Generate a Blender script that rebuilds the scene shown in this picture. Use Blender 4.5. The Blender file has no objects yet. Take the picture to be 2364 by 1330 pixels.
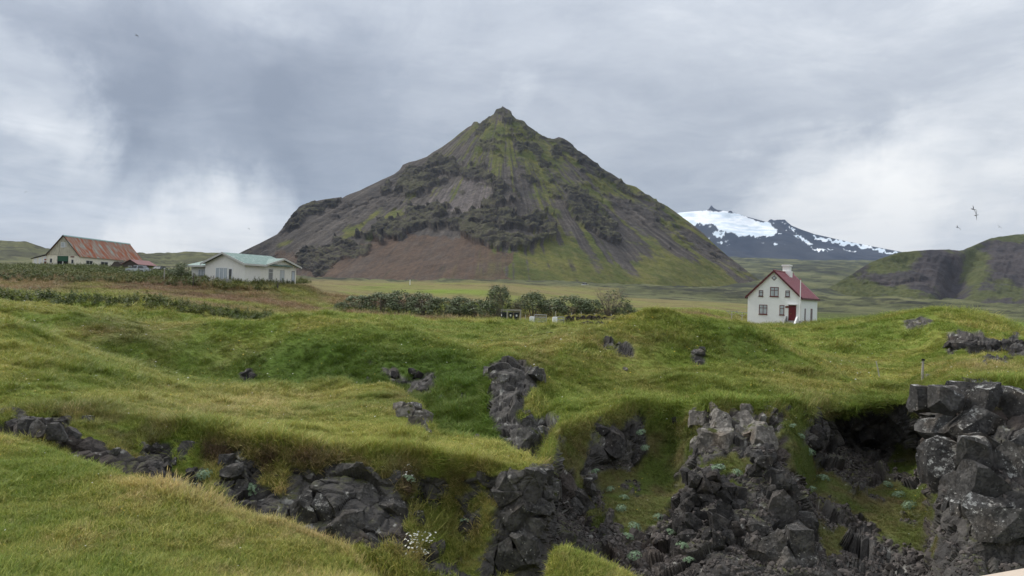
import bpy, bmesh, math, random
import numpy as np
from mathutils import Vector, Matrix

random.seed(7)
rng = np.random.default_rng(7)
scene = bpy.context.scene
C = scene.collection
R = math.radians

# ------------------------------------------------------------------ camera
F = 1707.0                      # focal length in photo pixels (photo 2364 x 1330)
CX, CY = 1182.0, 665.0
PITCH = math.atan(25 / F)
ROLL = R(1.8)

def rays(x, y):
    """direction per unit depth (X, Z) of a photo pixel, camera at origin looking +Y"""
    x = np.asarray(x, float); y = np.asarray(y, float)
    u = (x - CX) / F; v = (CY - y) / F
    u2 = u * math.cos(ROLL) - v * math.sin(ROLL)
    v2 = u * math.sin(ROLL) + v * math.cos(ROLL)
    dy = math.cos(PITCH) - v2 * math.sin(PITCH)
    dz = math.sin(PITCH) + v2 * math.cos(PITCH)
    return u2 / dy, dz / dy

def P(x, y, d):
    a, e = rays(x, y)
    return Vector((float(a) * d, d, float(e) * d))

def project(X, Y, Z):
    dy, dz = Y * math.cos(PITCH) + Z * math.sin(PITCH), -Y * math.sin(PITCH) + Z * math.cos(PITCH)
    u2, v2 = X / dy, dz / dy
    u = u2 * math.cos(ROLL) + v2 * math.sin(ROLL)
    v = -u2 * math.sin(ROLL) + v2 * math.cos(ROLL)
    return CX + u * F, CY - v * F

cam_d = bpy.data.cameras.new('camera')
cam = bpy.data.objects.new('camera', cam_d)
C.objects.link(cam)
cam_d.sensor_width = 36.0
cam_d.lens = F / 2364.0 * 36.0
cam_d.clip_start = 0.05
cam_d.clip_end = 60000
cam.matrix_world = Matrix.Rotation(math.pi / 2 + PITCH, 4, 'X') @ Matrix.Rotation(ROLL, 4, 'Z')
scene.camera = cam

# ------------------------------------------------------------------ world, sun, exposure
SUN_EL, SUN_AZ = R(43), R(-58)            # azimuth from +Y towards +X
world = bpy.data.worlds.new('World'); scene.world = world
world.use_nodes = True
wt = world.node_tree; wt.nodes.clear()

def wn(t, **k):
    n = wt.nodes.new(t)
    for a, b in k.items(): setattr(n, a, b)
    return n
def wl(a, b): wt.links.new(a, b)
def wmath(op, a, b=None, clamp=False):
    n = wn('ShaderNodeMath', operation=op, use_clamp=clamp)
    for i, v in enumerate((a, b)):
        if v is None: continue
        if isinstance(v, (int, float)): n.inputs[i].default_value = v
        else: wl(v, n.inputs[i])
    return n.outputs[0]

w_out = wn('ShaderNodeOutputWorld'); w_bg = wn('ShaderNodeBackground')
w_tc = wn('ShaderNodeTexCoord'); w_dir = w_tc.outputs['Generated']
w_sky = wn('ShaderNodeTexSky', sky_type='NISHITA', sun_disc=False)
w_sky.sun_elevation = SUN_EL; w_sky.sun_rotation = SUN_AZ
w_sep = wn('ShaderNodeSeparateXYZ'); wl(w_dir, w_sep.inputs[0])
# cloud sheet coordinates: direction projected on a flat cloud ceiling
zc = wmath('ADD', wmath('MAXIMUM', w_sep.outputs[2], 0.0), 0.10)
w_cmb = wn('ShaderNodeCombineXYZ')
wl(wmath('DIVIDE', w_sep.outputs[0], zc), w_cmb.inputs[0])
wl(wmath('DIVIDE', w_sep.outputs[1], zc), w_cmb.inputs[1])
def wnoise(vec, scale, detail, rough, dist=0.0, w=0.0):
    n = wn('ShaderNodeTexNoise', noise_dimensions='4D')
    wl(vec, n.inputs['Vector']); n.inputs['Scale'].default_value = scale; n.inputs['W'].default_value = w
    n.inputs['Detail'].default_value = detail; n.inputs['Roughness'].default_value = rough
    n.inputs['Distortion'].default_value = dist
    return n
n_big = wnoise(w_cmb.outputs[0], 0.55, 8, 0.6, 0.7, 1.3)
n_mid = wnoise(w_cmb.outputs[0], 1.9, 9, 0.66, 0.9, 4.1)
w_fl = wn('ShaderNodeVectorMath', operation='MULTIPLY'); wl(w_dir, w_fl.inputs[0]); w_fl.inputs[1].default_value = (1, 1, 3.2)
n_fin = wnoise(w_fl.outputs[0], 6.0, 7, 0.62, 0.3, 2.2)
n_warp = wnoise(w_dir, 4.0, 8, 0.6, 0.3, 9.0)
w_vm = wn('ShaderNodeVectorMath', operation='SUBTRACT'); wl(n_warp.outputs['Color'], w_vm.inputs[0]); w_vm.inputs[1].default_value = (0.5, 0.5, 0.5)
w_vs = wn('ShaderNodeVectorMath', operation='MULTIPLY'); wl(w_vm.outputs[0], w_vs.inputs[0]); w_vs.inputs[1].default_value = (0.42, 0.42, 0.26)
w_va = wn('ShaderNodeVectorMath', operation='ADD'); wl(w_dir, w_va.inputs[0]); wl(w_vs.outputs[0], w_va.inputs[1])
w_vn = wn('ShaderNodeVectorMath', operation='NORMALIZE'); wl(w_va.outputs[0], w_vn.inputs[0])
# thick and thin places of the cloud cover (photo x, y, radius in degrees, amount)
BLOBS = [(480, 300, 9, -.20), (250, 190, 8, -.13), (760, 340, 9, -.15), (900, 230, 9, -.09), (620, 60, 10, -.10), (60, 60, 8, -.06),
         (1500, 120, 12, -.03), (1000, 60, 10, -.06), (1450, 380, 10, -.06), (60, 350, 7, -.16), (180, 120, 6, -.06),
         (15, 225, 4.0, .34), (500, 135, 5, .10), (350, 425, 5, .12), (590, 525, 4.5, .30), (420, 568, 6, .28), (120, 560, 8, .24), (660, 450, 2.6, .14), (230, 490, 5, .12),
         (2230, 530, 7, .20), (2364, 360, 7, .07), (1900, 480, 6, .14), (2000, 565, 7, .26), (2364, 160, 7, .05), (1190, 215, 2.0, .10), (1770, 320, 2.5, .08)]
acc = None
for (bx_, by_, br_, ba_) in BLOBS:
    b = P(bx_, by_, 1).normalized()
    dn = wn('ShaderNodeVectorMath', operation='DOT_PRODUCT'); wl(w_vn.outputs[0], dn.inputs[0]); dn.inputs[1].default_value = b
    mr = wn('ShaderNodeMapRange', interpolation_type='SMOOTHERSTEP')
    wl(dn.outputs['Value'], mr.inputs[0])
    mr.inputs[1].default_value = math.cos(R(br_ * 1.3)); mr.inputs[2].default_value = 1.0
    mr.inputs[3].default_value = 0.0; mr.inputs[4].default_value = ba_
    acc = mr.outputs[0] if acc is None else wmath('ADD', acc, mr.outputs[0])
t_ = wmath('MULTIPLY', wmath('SUBTRACT', n_big.outputs[0], 0.5), 0.34)
t_ = wmath('ADD', t_, wmath('MULTIPLY', wmath('SUBTRACT', n_mid.outputs[0], 0.5), 0.46))
t_ = wmath('ADD', t_, wmath('MULTIPLY', wmath('SUBTRACT', n_fin.outputs[0], 0.5), 0.34))
lum = wmath('ADD', wmath('ADD', acc, t_), 0.50)
w_ramp = wn('ShaderNodeValToRGB')
wl(wmath('MINIMUM', wmath('MAXIMUM', lum, 0.0), 1.0), w_ramp.inputs[0])
cr = w_ramp.color_ramp
cr.elements[0].position = 0.0; cr.elements[0].color = (.112, .125, .148, 1)
cr.elements[1].position = 1.0; cr.elements[1].color = (.50, .495, .478, 1)
for pos, col in ((.28, (.168, .183, .208)), (.50, (.240, .254, .275)), (.72, (.355, .364, .372)), (.86, (.435, .436, .430))):
    e = cr.elements.new(pos); e.color = (*col, 1)
# an overcast sky grows brighter towards the zenith
zen = wmath('ADD', wmath('MULTIPLY', wmath('MAXIMUM', w_sep.outputs[2], 0.0), 1.7), 0.82)
w_cl = wn('ShaderNodeVectorMath', operation='SCALE'); wl(w_ramp.outputs[0], w_cl.inputs[0]); wl(zen, w_cl.inputs['Scale'])
w_ns = wn('ShaderNodeVectorMath', operation='SCALE'); wl(w_sky.outputs[0], w_ns.inputs[0]); w_ns.inputs['Scale'].default_value = 0.08
w_mix = wn('ShaderNodeMix', data_type='RGBA'); w_mix.inputs['Factor'].default_value = 0.94
wl(w_ns.outputs[0], w_mix.inputs['A']); wl(w_cl.outputs[0], w_mix.inputs['B'])
wl(w_mix.outputs['Result'], w_bg.inputs['Color']); w_bg.inputs['Strength'].default_value = 1.0
wl(w_bg.outputs[0], w_out.inputs[0])

sun_d = bpy.data.lights.new('sun', 'SUN'); sun = bpy.data.objects.new('sun', sun_d); C.objects.link(sun)
sun_d.energy = 1.5; sun_d.angle = R(11); sun_d.color = (1.0, .96, .90)
sdir = Vector((math.sin(SUN_AZ) * math.cos(SUN_EL), math.cos(SUN_AZ) * math.cos(SUN_EL), math.sin(SUN_EL)))
sun.rotation_euler = sdir.to_track_quat('Z', 'Y').to_euler()

scene.view_settings.view_transform = 'Standard'
scene.view_settings.look = 'None'
scene.view_settings.exposure = 1.0
scene.view_settings.gamma = 1.0
scene.cycles.use_denoising = True
scene.cycles.max_bounces = 5
scene.cycles.diffuse_bounces = 2
scene.cycles.glossy_bounces = 2
scene.cycles.transmission_bounces = 3
scene.cycles.volume_bounces = 0
scene.cycles.transparent_max_bounces = 8

# ------------------------------------------------------------------ numeric noise
def _hash(ix, iy, iz, seed):
    with np.errstate(over='ignore'):
        h = (ix.astype(np.uint32) * np.uint32(374761393) + iy.astype(np.uint32) * np.uint32(668265263)
             + iz.astype(np.uint32) * np.uint32(3266489917) + np.uint32(seed * 974711 + 17))
        h = (h ^ (h >> np.uint32(13))) * np.uint32(1274126177)
        h = (h ^ (h >> np.uint32(15))) * np.uint32(2246822519)
        h = h ^ (h >> np.uint32(16))
    return h
def _h01(ix, iy, iz, seed): return _hash(ix, iy, iz, seed).astype(np.float64) / 4294967295.0
def vnoise(p, seed=0):
    i = np.floor(p).astype(np.int64); f = p - i
    u = f * f * f * (f * (f * 6 - 15) + 10)
    out = 0
    for dx in (0, 1):
        wx = u[:, 0] if dx else 1 - u[:, 0]
        for dy in (0, 1):
            wy = u[:, 1] if dy else 1 - u[:, 1]
            for dz in (0, 1):
                wz = u[:, 2] if dz else 1 - u[:, 2]
                out = out + wx * wy * wz * _h01(i[:, 0] + dx, i[:, 1] + dy, i[:, 2] + dz, seed)
    return out * 2 - 1
def fbm(p, octv=4, seed=0, gain=.5, lac=2.03):
    a, s, t = 1.0, 0.0, 0.0
    q = np.array(p, float)
    for k in range(octv):
        s = s + a * vnoise(q, seed + k); t += a; a *= gain; q = q * lac + 3.7
    return s / t
def worley(p, seed=0):
    i = np.floor(p).astype(np.int64)
    f1 = np.full(len(p), 9.0); f2 = np.full(len(p), 9.0); cid = np.zeros(len(p))
    for dx in (-1, 0, 1):
        for dy in (-1, 0, 1):
            for dz in (-1, 0, 1):
                jx, jy, jz = i[:, 0] + dx, i[:, 1] + dy, i[:, 2] + dz
                c = np.stack([jx + _h01(jx, jy, jz, seed), jy + _h01(jx, jy, jz, seed + 1), jz + _h01(jx, jy, jz, seed + 2)], 1)
                d = np.sqrt(((p - c) ** 2).sum(1))
                near = d < f1
                f2 = np.where(near, f1, np.minimum(f2, d))
                cid = np.where(near, _h01(jx, jy, jz, seed + 3), cid)
                f1 = np.where(near, d, f1)
    return f1, f2, cid
def facets(p, seed):
    """block steps with a random tilt per block"""
    i = np.floor(p).astype(np.int64); f1 = np.full(len(p), 9.0); f2 = np.full(len(p), 9.0); val = np.zeros(len(p))
    for dx in (-1, 0, 1):
        for dy in (-1, 0, 1):
            for dz in (-1, 0, 1):
                jx, jy, jz = i[:, 0] + dx, i[:, 1] + dy, i[:, 2] + dz
                c = np.stack([jx + _h01(jx, jy, jz, seed), jy + _h01(jx, jy, jz, seed + 1), jz + _h01(jx, jy, jz, seed + 2)], 1)
                r = p - c; d = np.sqrt((r ** 2).sum(1)); near = d < f1
                f2 = np.where(near, f1, np.minimum(f2, d))
                t = np.stack([_h01(jx, jy, jz, seed + 4), _h01(jx, jy, jz, seed + 5), _h01(jx, jy, jz, seed + 6)], 1) * 2 - 1
                val = np.where(near, (_h01(jx, jy, jz, seed + 3) - .5) * .55 + (r * t).sum(1) * .75, val)
                f1 = np.where(near, d, f1)
    return val, f2 - f1
def sstep(a, b, x):
    t = np.clip((x - a) / (b - a), 0, 1); return t * t * (3 - 2 * t)
def inpoly(x, y, poly):
    r = np.zeros(x.shape, bool); n = len(poly)
    for k in range(n):
        x1, y1 = poly[k]; x2, y2 = poly[(k + 1) % n]
        if y1 == y2: continue
        c = ((y1 > y) != (y2 > y)) & (x < (x2 - x1) * (y - y1) / (y2 - y1) + x1)
        r ^= c
    return r
def pchip(xk, yk, x):
    xk, yk = np.asarray(xk, float), np.asarray(yk, float)
    h = np.diff(xk); dl = np.diff(yk) / h
    m = np.zeros(len(xk))
    for k in range(1, len(xk) - 1):
        if dl[k - 1] * dl[k] > 0:
            w1 = 2 * h[k] + h[k - 1]; w2 = h[k] + 2 * h[k - 1]
            m[k] = (w1 + w2) / (w1 / dl[k - 1] + w2 / dl[k])
    m[0], m[-1] = dl[0], dl[-1]
    j = np.clip(np.searchsorted(xk, x) - 1, 0, len(xk) - 2)
    t = np.clip((x - xk[j]) / h[j], 0, 1); t2, t3 = t * t, t * t * t
    return (2*t3 - 3*t2 + 1) * yk[j] + (t3 - 2*t2 + t) * h[j] * m[j] + (-2*t3 + 3*t2) * yk[j+1] + (t3 - t2) * h[j] * m[j+1]
def blur(a, sig, axis):
    n = int(3 * sig) + 1; k = np.exp(-0.5 * (np.arange(-n, n + 1) / sig) ** 2); k /= k.sum()
    pad = [(0, 0)] * a.ndim; pad[axis] = (n, n)
    ap = np.pad(a, pad, mode='edge'); out = np.zeros_like(a)
    for i, w in enumerate(k):
        sl = [slice(None)] * a.ndim; sl[axis] = slice(i, i + a.shape[axis]); out += w * ap[tuple(sl)]
    return out
def grid_normals(V):
    du = np.gradient(V, axis=1); dv = np.gradient(V, axis=0)
    n = np.cross(du, dv); n /= np.linalg.norm(n, axis=2, keepdims=True) + 1e-12
    return n
def lerp(a, b, t):
    t = np.asarray(t)[..., None]; return a * (1 - t) + np.asarray(b) * t

# ------------------------------------------------------------------ materials
def new_mat(name):
    m = bpy.data.materials.new(name); m.use_nodes = True
    return m, m.node_tree, m.node_tree.nodes['Principled BSDF']
def mat(name, col, rough=.8, var=.25, scale=6.0, bump=0.0, bscale=40.0, metal=0.0, stretch=(1, 1, 1), col2=None, c2lo=.5, c2hi=.6, c2scale=3.0, c2stretch=(1, 1, 1), spec=.3):
    m, nt, b = new_mat(name); N, L = nt.nodes.new, nt.links.new
    tc = N('ShaderNodeTexCoord')
    mp = N('ShaderNodeMapping'); mp.inputs['Scale'].default_value = stretch; L(tc.outputs['Object'], mp.inputs[0])
    nz = N('ShaderNodeTexNoise'); nz.inputs['Scale'].default_value = scale; nz.inputs['Detail'].default_value = 6; nz.inputs['Roughness'].default_value = .65
    L(mp.outputs[0], nz.inputs['Vector'])
    mr = N('ShaderNodeMapRange'); L(nz.outputs[0], mr.inputs[0]); mr.inputs[1].default_value = .25; mr.inputs[2].default_value = .75
    mr.inputs[3].default_value = 1 - var; mr.inputs[4].default_value = 1 + var
    base = None
    if col2 is not None:
        mp2 = N('ShaderNodeMapping'); mp2.inputs['Scale'].default_value = c2stretch; L(tc.outputs['Object'], mp2.inputs[0])
        n2 = N('ShaderNodeTexNoise'); n2.inputs['Scale'].default_value = c2scale; n2.inputs['Detail'].default_value = 8; n2.inputs['Roughness'].default_value = .65
        L(mp2.outputs[0], n2.inputs['Vector'])
        r2 = N('ShaderNodeMapRange'); L(n2.outputs[0], r2.inputs[0]); r2.inputs[1].default_value = c2lo; r2.inputs[2].default_value = c2hi
        mx2 = N('ShaderNodeMix'); mx2.data_type = 'RGBA'; L(r2.outputs[0], mx2.inputs['Factor'])
        mx2.inputs['A'].default_value = (*col, 1); mx2.inputs['B'].default_value = (*col2, 1); base = mx2.outputs['Result']
    sc = N('ShaderNodeVectorMath'); sc.operation = 'SCALE'
    if base is None: sc.inputs[0].default_value = col
    else: L(base, sc.inputs[0])
    L(mr.outputs[0], sc.inputs['Scale']); L(sc.outputs[0], b.inputs['Base Color'])
    b.inputs['Roughness'].default_value = rough; b.inputs['Metallic'].default_value = metal
    b.inputs['Specular IOR Level'].default_value = spec
    if bump > 0:
        n3 = N('ShaderNodeTexNoise'); n3.inputs['Scale'].default_value = bscale; n3.inputs['Detail'].default_value = 6; L(tc.outputs['Object'], n3.inputs['Vector'])
        bp = N('ShaderNodeBump'); bp.inputs['Strength'].default_value = bump; bp.inputs['Distance'].default_value = .05
        L(n3.outputs[0], bp.inputs['Height']); L(bp.outputs[0], b.inputs['Normal'])
    return m
def attr_mat(name, scales, var, rough=.95, bump=.4, bdist=.08, bscale=8.0, spec=.15):
    """colour from the mesh's own colour layer, broken up by several sizes of noise"""
    m, nt, b = new_mat(name); N, L = nt.nodes.new, nt.links.new
    at = N('ShaderNodeAttribute'); at.attribute_name = 'Col'
    ge = N('ShaderNodeNewGeometry'); cur = at.outputs['Color']
    for s, v in zip(scales, var):
        nz = N('ShaderNodeTexNoise'); nz.inputs['Scale'].default_value = s; nz.inputs['Detail'].default_value = 6; nz.inputs['Roughness'].default_value = .7
        L(ge.outputs['Position'], nz.inputs['Vector'])
        mr = N('ShaderNodeMapRange'); L(nz.outputs[0], mr.inputs[0]); mr.inputs[1].default_value = .3; mr.inputs[2].default_value = .7
        mr.inputs[3].default_value = 1 - v; mr.inputs[4].default_value = 1 + v
        sc = N('ShaderNodeVectorMath'); sc.operation = 'SCALE'; L(cur, sc.inputs[0]); L(mr.outputs[0], sc.inputs['Scale']); cur = sc.outputs[0]
    L(cur, b.inputs['Base Color']); b.inputs['Roughness'].default_value = rough; b.inputs['Specular IOR Level'].default_value = spec
    n3 = N('ShaderNodeTexNoise'); n3.inputs['Scale'].default_value = bscale; n3.inputs['Detail'].default_value = 8; n3.inputs['Roughness'].default_value = .7
    L(ge.outputs['Position'], n3.inputs['Vector'])
    bp = N('ShaderNodeBump'); bp.inputs['Strength'].default_value = bump; bp.inputs['Distance'].default_value = bdist
    L(n3.outputs[0], bp.inputs['Height']); L(bp.outputs[0], b.inputs['Normal'])
    return m
def rock_mat(name, base, light, lichen_amt, lichen=(.42, .41, .37), moss_amt=0.0):
    m, nt, b = new_mat(name); N, L = nt.nodes.new, nt.links.new
    ge = N('ShaderNodeNewGeometry'); oi = N('ShaderNodeObjectInfo')
    n1 = N('ShaderNodeTexNoise'); n1.inputs['Scale'].default_value = 2.2; n1.inputs['Detail'].default_value = 9; n1.inputs['Roughness'].default_value = .72; L(ge.outputs['Position'], n1.inputs['Vector'])
    rp = N('ShaderNodeValToRGB'); L(n1.outputs[0], rp.inputs[0])
    rp.color_ramp.elements[0].position = .3; rp.color_ramp.elements[0].color = (*[c * .6 for c in base], 1)
    rp.color_ramp.elements[1].position = .75; rp.color_ramp.elements[1].color = (*light, 1)
    e = rp.color_ramp.elements.new(.5); e.color = (*base, 1)
    rv = N('ShaderNodeMapRange'); L(oi.outputs['Random'], rv.inputs[0]); rv.inputs[3].default_value = .7; rv.inputs[4].default_value = 1.35
    sc = N('ShaderNodeVectorMath'); sc.operation = 'SCALE'; L(rp.outputs[0], sc.inputs[0]); L(rv.outputs[0], sc.inputs['Scale'])
    # lichen: crusts in blotches on faces that look up and out
    n2 = N('ShaderNodeTexNoise'); n2.inputs['Scale'].default_value = 5.0; n2.inputs['Detail'].default_value = 10; n2.inputs['Roughness'].default_value = .78; L(ge.outputs['Position'], n2.inputs['Vector'])
    n2b = N('ShaderNodeTexNoise'); n2b.inputs['Scale'].default_value = .9; n2b.inputs['Detail'].default_value = 3; L(ge.outputs['Position'], n2b.inputs['Vector'])
    sp = N('ShaderNodeSeparateXYZ'); L(ge.outputs['Normal'], sp.inputs[0])
    def mth(op, x, y):
        n = N('ShaderNodeMath'); n.operation = op
        for i, v in enumerate((x, y)):
            if isinstance(v, (int, float)): n.inputs[i].default_value = v
            else: L(v, n.inputs[i])
        return n.outputs[0]
    up = mth('MULTIPLY', mth('MAXIMUM', sp.outputs[2], -.2), .16)
    s_ = mth('ADD', mth('ADD', n2.outputs[0], up), mth('MULTIPLY', mth('SUBTRACT', n2b.outputs[0], .5), .45))
    lr = N('ShaderNodeMapRange'); L(s_, lr.inputs[0]); lr.inputs[1].default_value = .80 - lichen_amt; lr.inputs[2].default_value = .86 - lichen_amt
    lr.inputs[4].default_value = .85
    mx = N('ShaderNodeMix'); mx.data_type = 'RGBA'; L(lr.outputs[0], mx.inputs['Factor']); L(sc.outputs[0], mx.inputs['A']); mx.inputs['B'].default_value = (*lichen, 1)
    cur = mx.outputs['Result']
    if moss_amt > 0:
        n4 = N('ShaderNodeTexNoise'); n4.inputs['Scale'].default_value = 3.1; n4.inputs['Detail'].default_value = 8; L(ge.outputs['Position'], n4.inputs['Vector'])
        ms = mth('ADD', n4.outputs[0], mth('MULTIPLY', sp.outputs[2], .22))
        mrr = N('ShaderNodeMapRange'); L(ms, mrr.inputs[0]); mrr.inputs[1].default_value = .78 - moss_amt; mrr.inputs[2].default_value = .9 - moss_amt
        m2 = N('ShaderNodeMix'); m2.data_type = 'RGBA'; L(mrr.outputs[0], m2.inputs['Factor']); L(cur, m2.inputs['A']); m2.inputs['B'].default_value = (.075, .085, .02, 1); cur = m2.outputs['Result']
    n7 = N('ShaderNodeTexNoise'); n7.inputs['Scale'].default_value = 13.0; n7.inputs['Detail'].default_value = 4; L(ge.outputs['Position'], n7.inputs['Vector'])
    m7 = N('ShaderNodeMapRange'); L(mth('ADD', n7.outputs[0], mth('MULTIPLY', mth('SUBTRACT', n2b.outputs[0], .5), .25)), m7.inputs[0]); m7.inputs[1].default_value = .70 - lichen_amt * .25; m7.inputs[2].default_value = .73 - lichen_amt * .25; m7.inputs[4].default_value = .8
    x7 = N('ShaderNodeMix'); x7.data_type = 'RGBA'; L(m7.outputs[0], x7.inputs['Factor']); L(cur, x7.inputs['A']); x7.inputs['B'].default_value = (*lichen, 1); cur = x7.outputs['Result']
    n8 = N('ShaderNodeTexNoise'); n8.inputs['Scale'].default_value = 1.4; n8.inputs['Detail'].default_value = 5; L(ge.outputs['Position'], n8.inputs['Vector'])
    m8 = N('ShaderNodeMapRange'); L(n8.outputs[0], m8.inputs[0]); m8.inputs[1].default_value = .5; m8.inputs[2].default_value = .7; m8.inputs[4].default_value = .55
    x8 = N('ShaderNodeMix'); x8.data_type = 'RGBA'; x8.blend_type = 'MULTIPLY'; L(m8.outputs[0], x8.inputs['Factor']); L(cur, x8.inputs['A']); x8.inputs['B'].default_value = (1.0, .82, .64, 1); cur = x8.outputs['Result']
    L(cur, b.inputs['Base Color']); b.inputs['Roughness'].default_value = .85; b.inputs['Specular IOR Level'].default_value = .25
    nb = N('ShaderNodeTexNoise'); nb.inputs['Scale'].default_value = 7; nb.inputs['Detail'].default_value = 9; nb.inputs['Roughness'].default_value = .72; L(ge.outputs['Position'], nb.inputs['Vector'])
    vo = N('ShaderNodeTexVoronoi'); vo.feature = 'DISTANCE_TO_EDGE'; vo.inputs['Scale'].default_value = 3.2; vo.inputs['Randomness'].default_value = 1.0
    wv = N('ShaderNodeVectorMath'); wv.operation = 'ADD'; L(ge.outputs['Position'], wv.inputs[0]); L(nb.outputs['Color'], wv.inputs[1]); L(wv.outputs[0], vo.inputs['Vector'])
    vm = N('ShaderNodeMapRange'); L(vo.outputs['Distance'], vm.inputs[0]); vm.inputs[1].default_value = 0; vm.inputs[2].default_value = .06
    hs = mth('ADD', nb.outputs[0], mth('MULTIPLY', vm.outputs[0], .5))
    bp = N('ShaderNodeBump'); bp.inputs['Strength'].default_value = 1.0; bp.inputs['Distance'].default_value = .10; L(hs, bp.inputs['Height']); L(bp.outputs[0], b.inputs['Normal'])
    return m

# ------------------------------------------------------------------ object helpers
def tag(o, label=None, cat=None, group=None, kind=None):
    for k, v in (('label', label), ('category', cat), ('group', group), ('kind', kind)):
        if v: o[k] = v
    return o
def empty(name, loc, rz=0.0):
    o = bpy.data.objects.new(name, None); C.objects.link(o); o.location = loc; o.rotation_euler = (0, 0, rz); o.empty_display_size = .2
    return o
def link(name, me, material=None, parent=None, loc=None):
    o = bpy.data.objects.new(name, me); C.objects.link(o)
    if material is not None and not me.materials: me.materials.append(material)
    if parent is not None: o.parent = parent
    if loc is not None: o.location = loc
    return o
def sheet(name, V, colr, material, smooth=True, rough=None):
    """grid of points (rows, cols, 3) to one mesh with a colour layer"""
    nr, nc = V.shape[:2]
    me = bpy.data.meshes.new(name)
    me.vertices.add(nr * nc); me.vertices.foreach_set('co', V.reshape(-1).astype(np.float32))
    i = np.arange(nr * nc).reshape(nr, nc)
    q = np.stack([i[:-1, :-1], i[:-1, 1:], i[1:, 1:], i[1:, :-1]], -1).reshape(-1, 4)
    me.loops.add(q.size); me.loops.foreach_set('vertex_index', q.reshape(-1).astype(np.int32))
    me.polygons.add(len(q)); me.polygons.foreach_set('loop_start', (np.arange(len(q)) * 4).astype(np.int32))
    me.update(calc_edges=True)
    if smooth: me.polygons.foreach_set('use_smooth', np.ones(len(q), bool) if rough is None else ~rough[:-1, :-1].reshape(-1))
    at = me.color_attributes.new('Col', 'FLOAT_COLOR', 'POINT')
    c = np.ones((nr * nc, 4), np.float32); c[:, :3] = colr.reshape(-1, 3); at.data.foreach_set('color', c.reshape(-1))
    return link(name, me, material)
class MB:
    """collects polygons; build() links them as one mesh object"""
    def __init__(s): s.v = []; s.f = []
    def add(s, vs, fs):
        k = len(s.v); s.v += [tuple(v) for v in vs]; s.f += [tuple(i + k for i in f) for f in fs]; return s
    def box(s, x0, x1, y0, y1, z0, z1, M=None):
        vs = [Vector((x, y, z)) for z in (z0, z1) for y in (y0, y1) for x in (x0, x1)]
        if M is not None: vs = [M @ v for v in vs]
        return s.add(vs, [(0, 2, 3, 1), (4, 5, 7, 6), (0, 1, 5, 4), (2, 6, 7, 3), (0, 4, 6, 2), (1, 3, 7, 5)])
    def prism(s, pts, y0, y1):
        """outline in x,z swept along y"""
        n = len(pts); vs = [(x, y0, z) for x, z in pts] + [(x, y1, z) for x, z in pts]
        return s.add(vs, [tuple(range(n)), tuple(range(2 * n - 1, n - 1, -1))] + [(i, i + n, (i + 1) % n + n, (i + 1) % n) for i in range(n)])
    def tube(s, p0, p1, r0, r1=None, n=8, caps=True):
        p0, p1 = Vector(p0), Vector(p1); r1 = r0 if r1 is None else r1
        d = (p1 - p0).normalized(); a = d.orthogonal().normalized(); b = d.cross(a)
        vs = [p + (a * math.cos(t) + b * math.sin(t)) * r for p, r in ((p0, r0), (p1, r1)) for t in (2 * math.pi * i / n for i in range(n))]
        fs = [(i, (i + 1) % n, (i + 1) % n + n, i + n) for i in range(n)]
        if caps: fs += [tuple(range(n - 1, -1, -1)), tuple(range(n, 2 * n))]
        return s.add(vs, fs)
    def slab(s, a, b, c, d, t):
        """four corners extruded by t along the normal"""
        a, b, c, d = map(Vector, (a, b, c, d)); n = (b - a).cross(d - a).normalized() * t
        return s.add([a, b, c, d, a + n, b + n, c + n, d + n], [(3, 2, 1, 0), (4, 5, 6, 7), (0, 1, 5, 4), (1, 2, 6, 5), (2, 3, 7, 6), (3, 0, 4, 7)])
    def build(s, name, material, parent=None, loc=None, smooth=False):
        me = bpy.data.meshes.new(name); me.from_pydata(s.v, [], s.f); me.update()
        bm = bmesh.new(); bm.from_mesh(me); bmesh.ops.recalc_face_normals(bm, faces=bm.faces); bm.to_mesh(me); bm.free()
        if smooth: me.polygons.foreach_set('use_smooth', np.ones(len(me.polygons), bool))
        return link(name, me, material, parent, loc)

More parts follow.
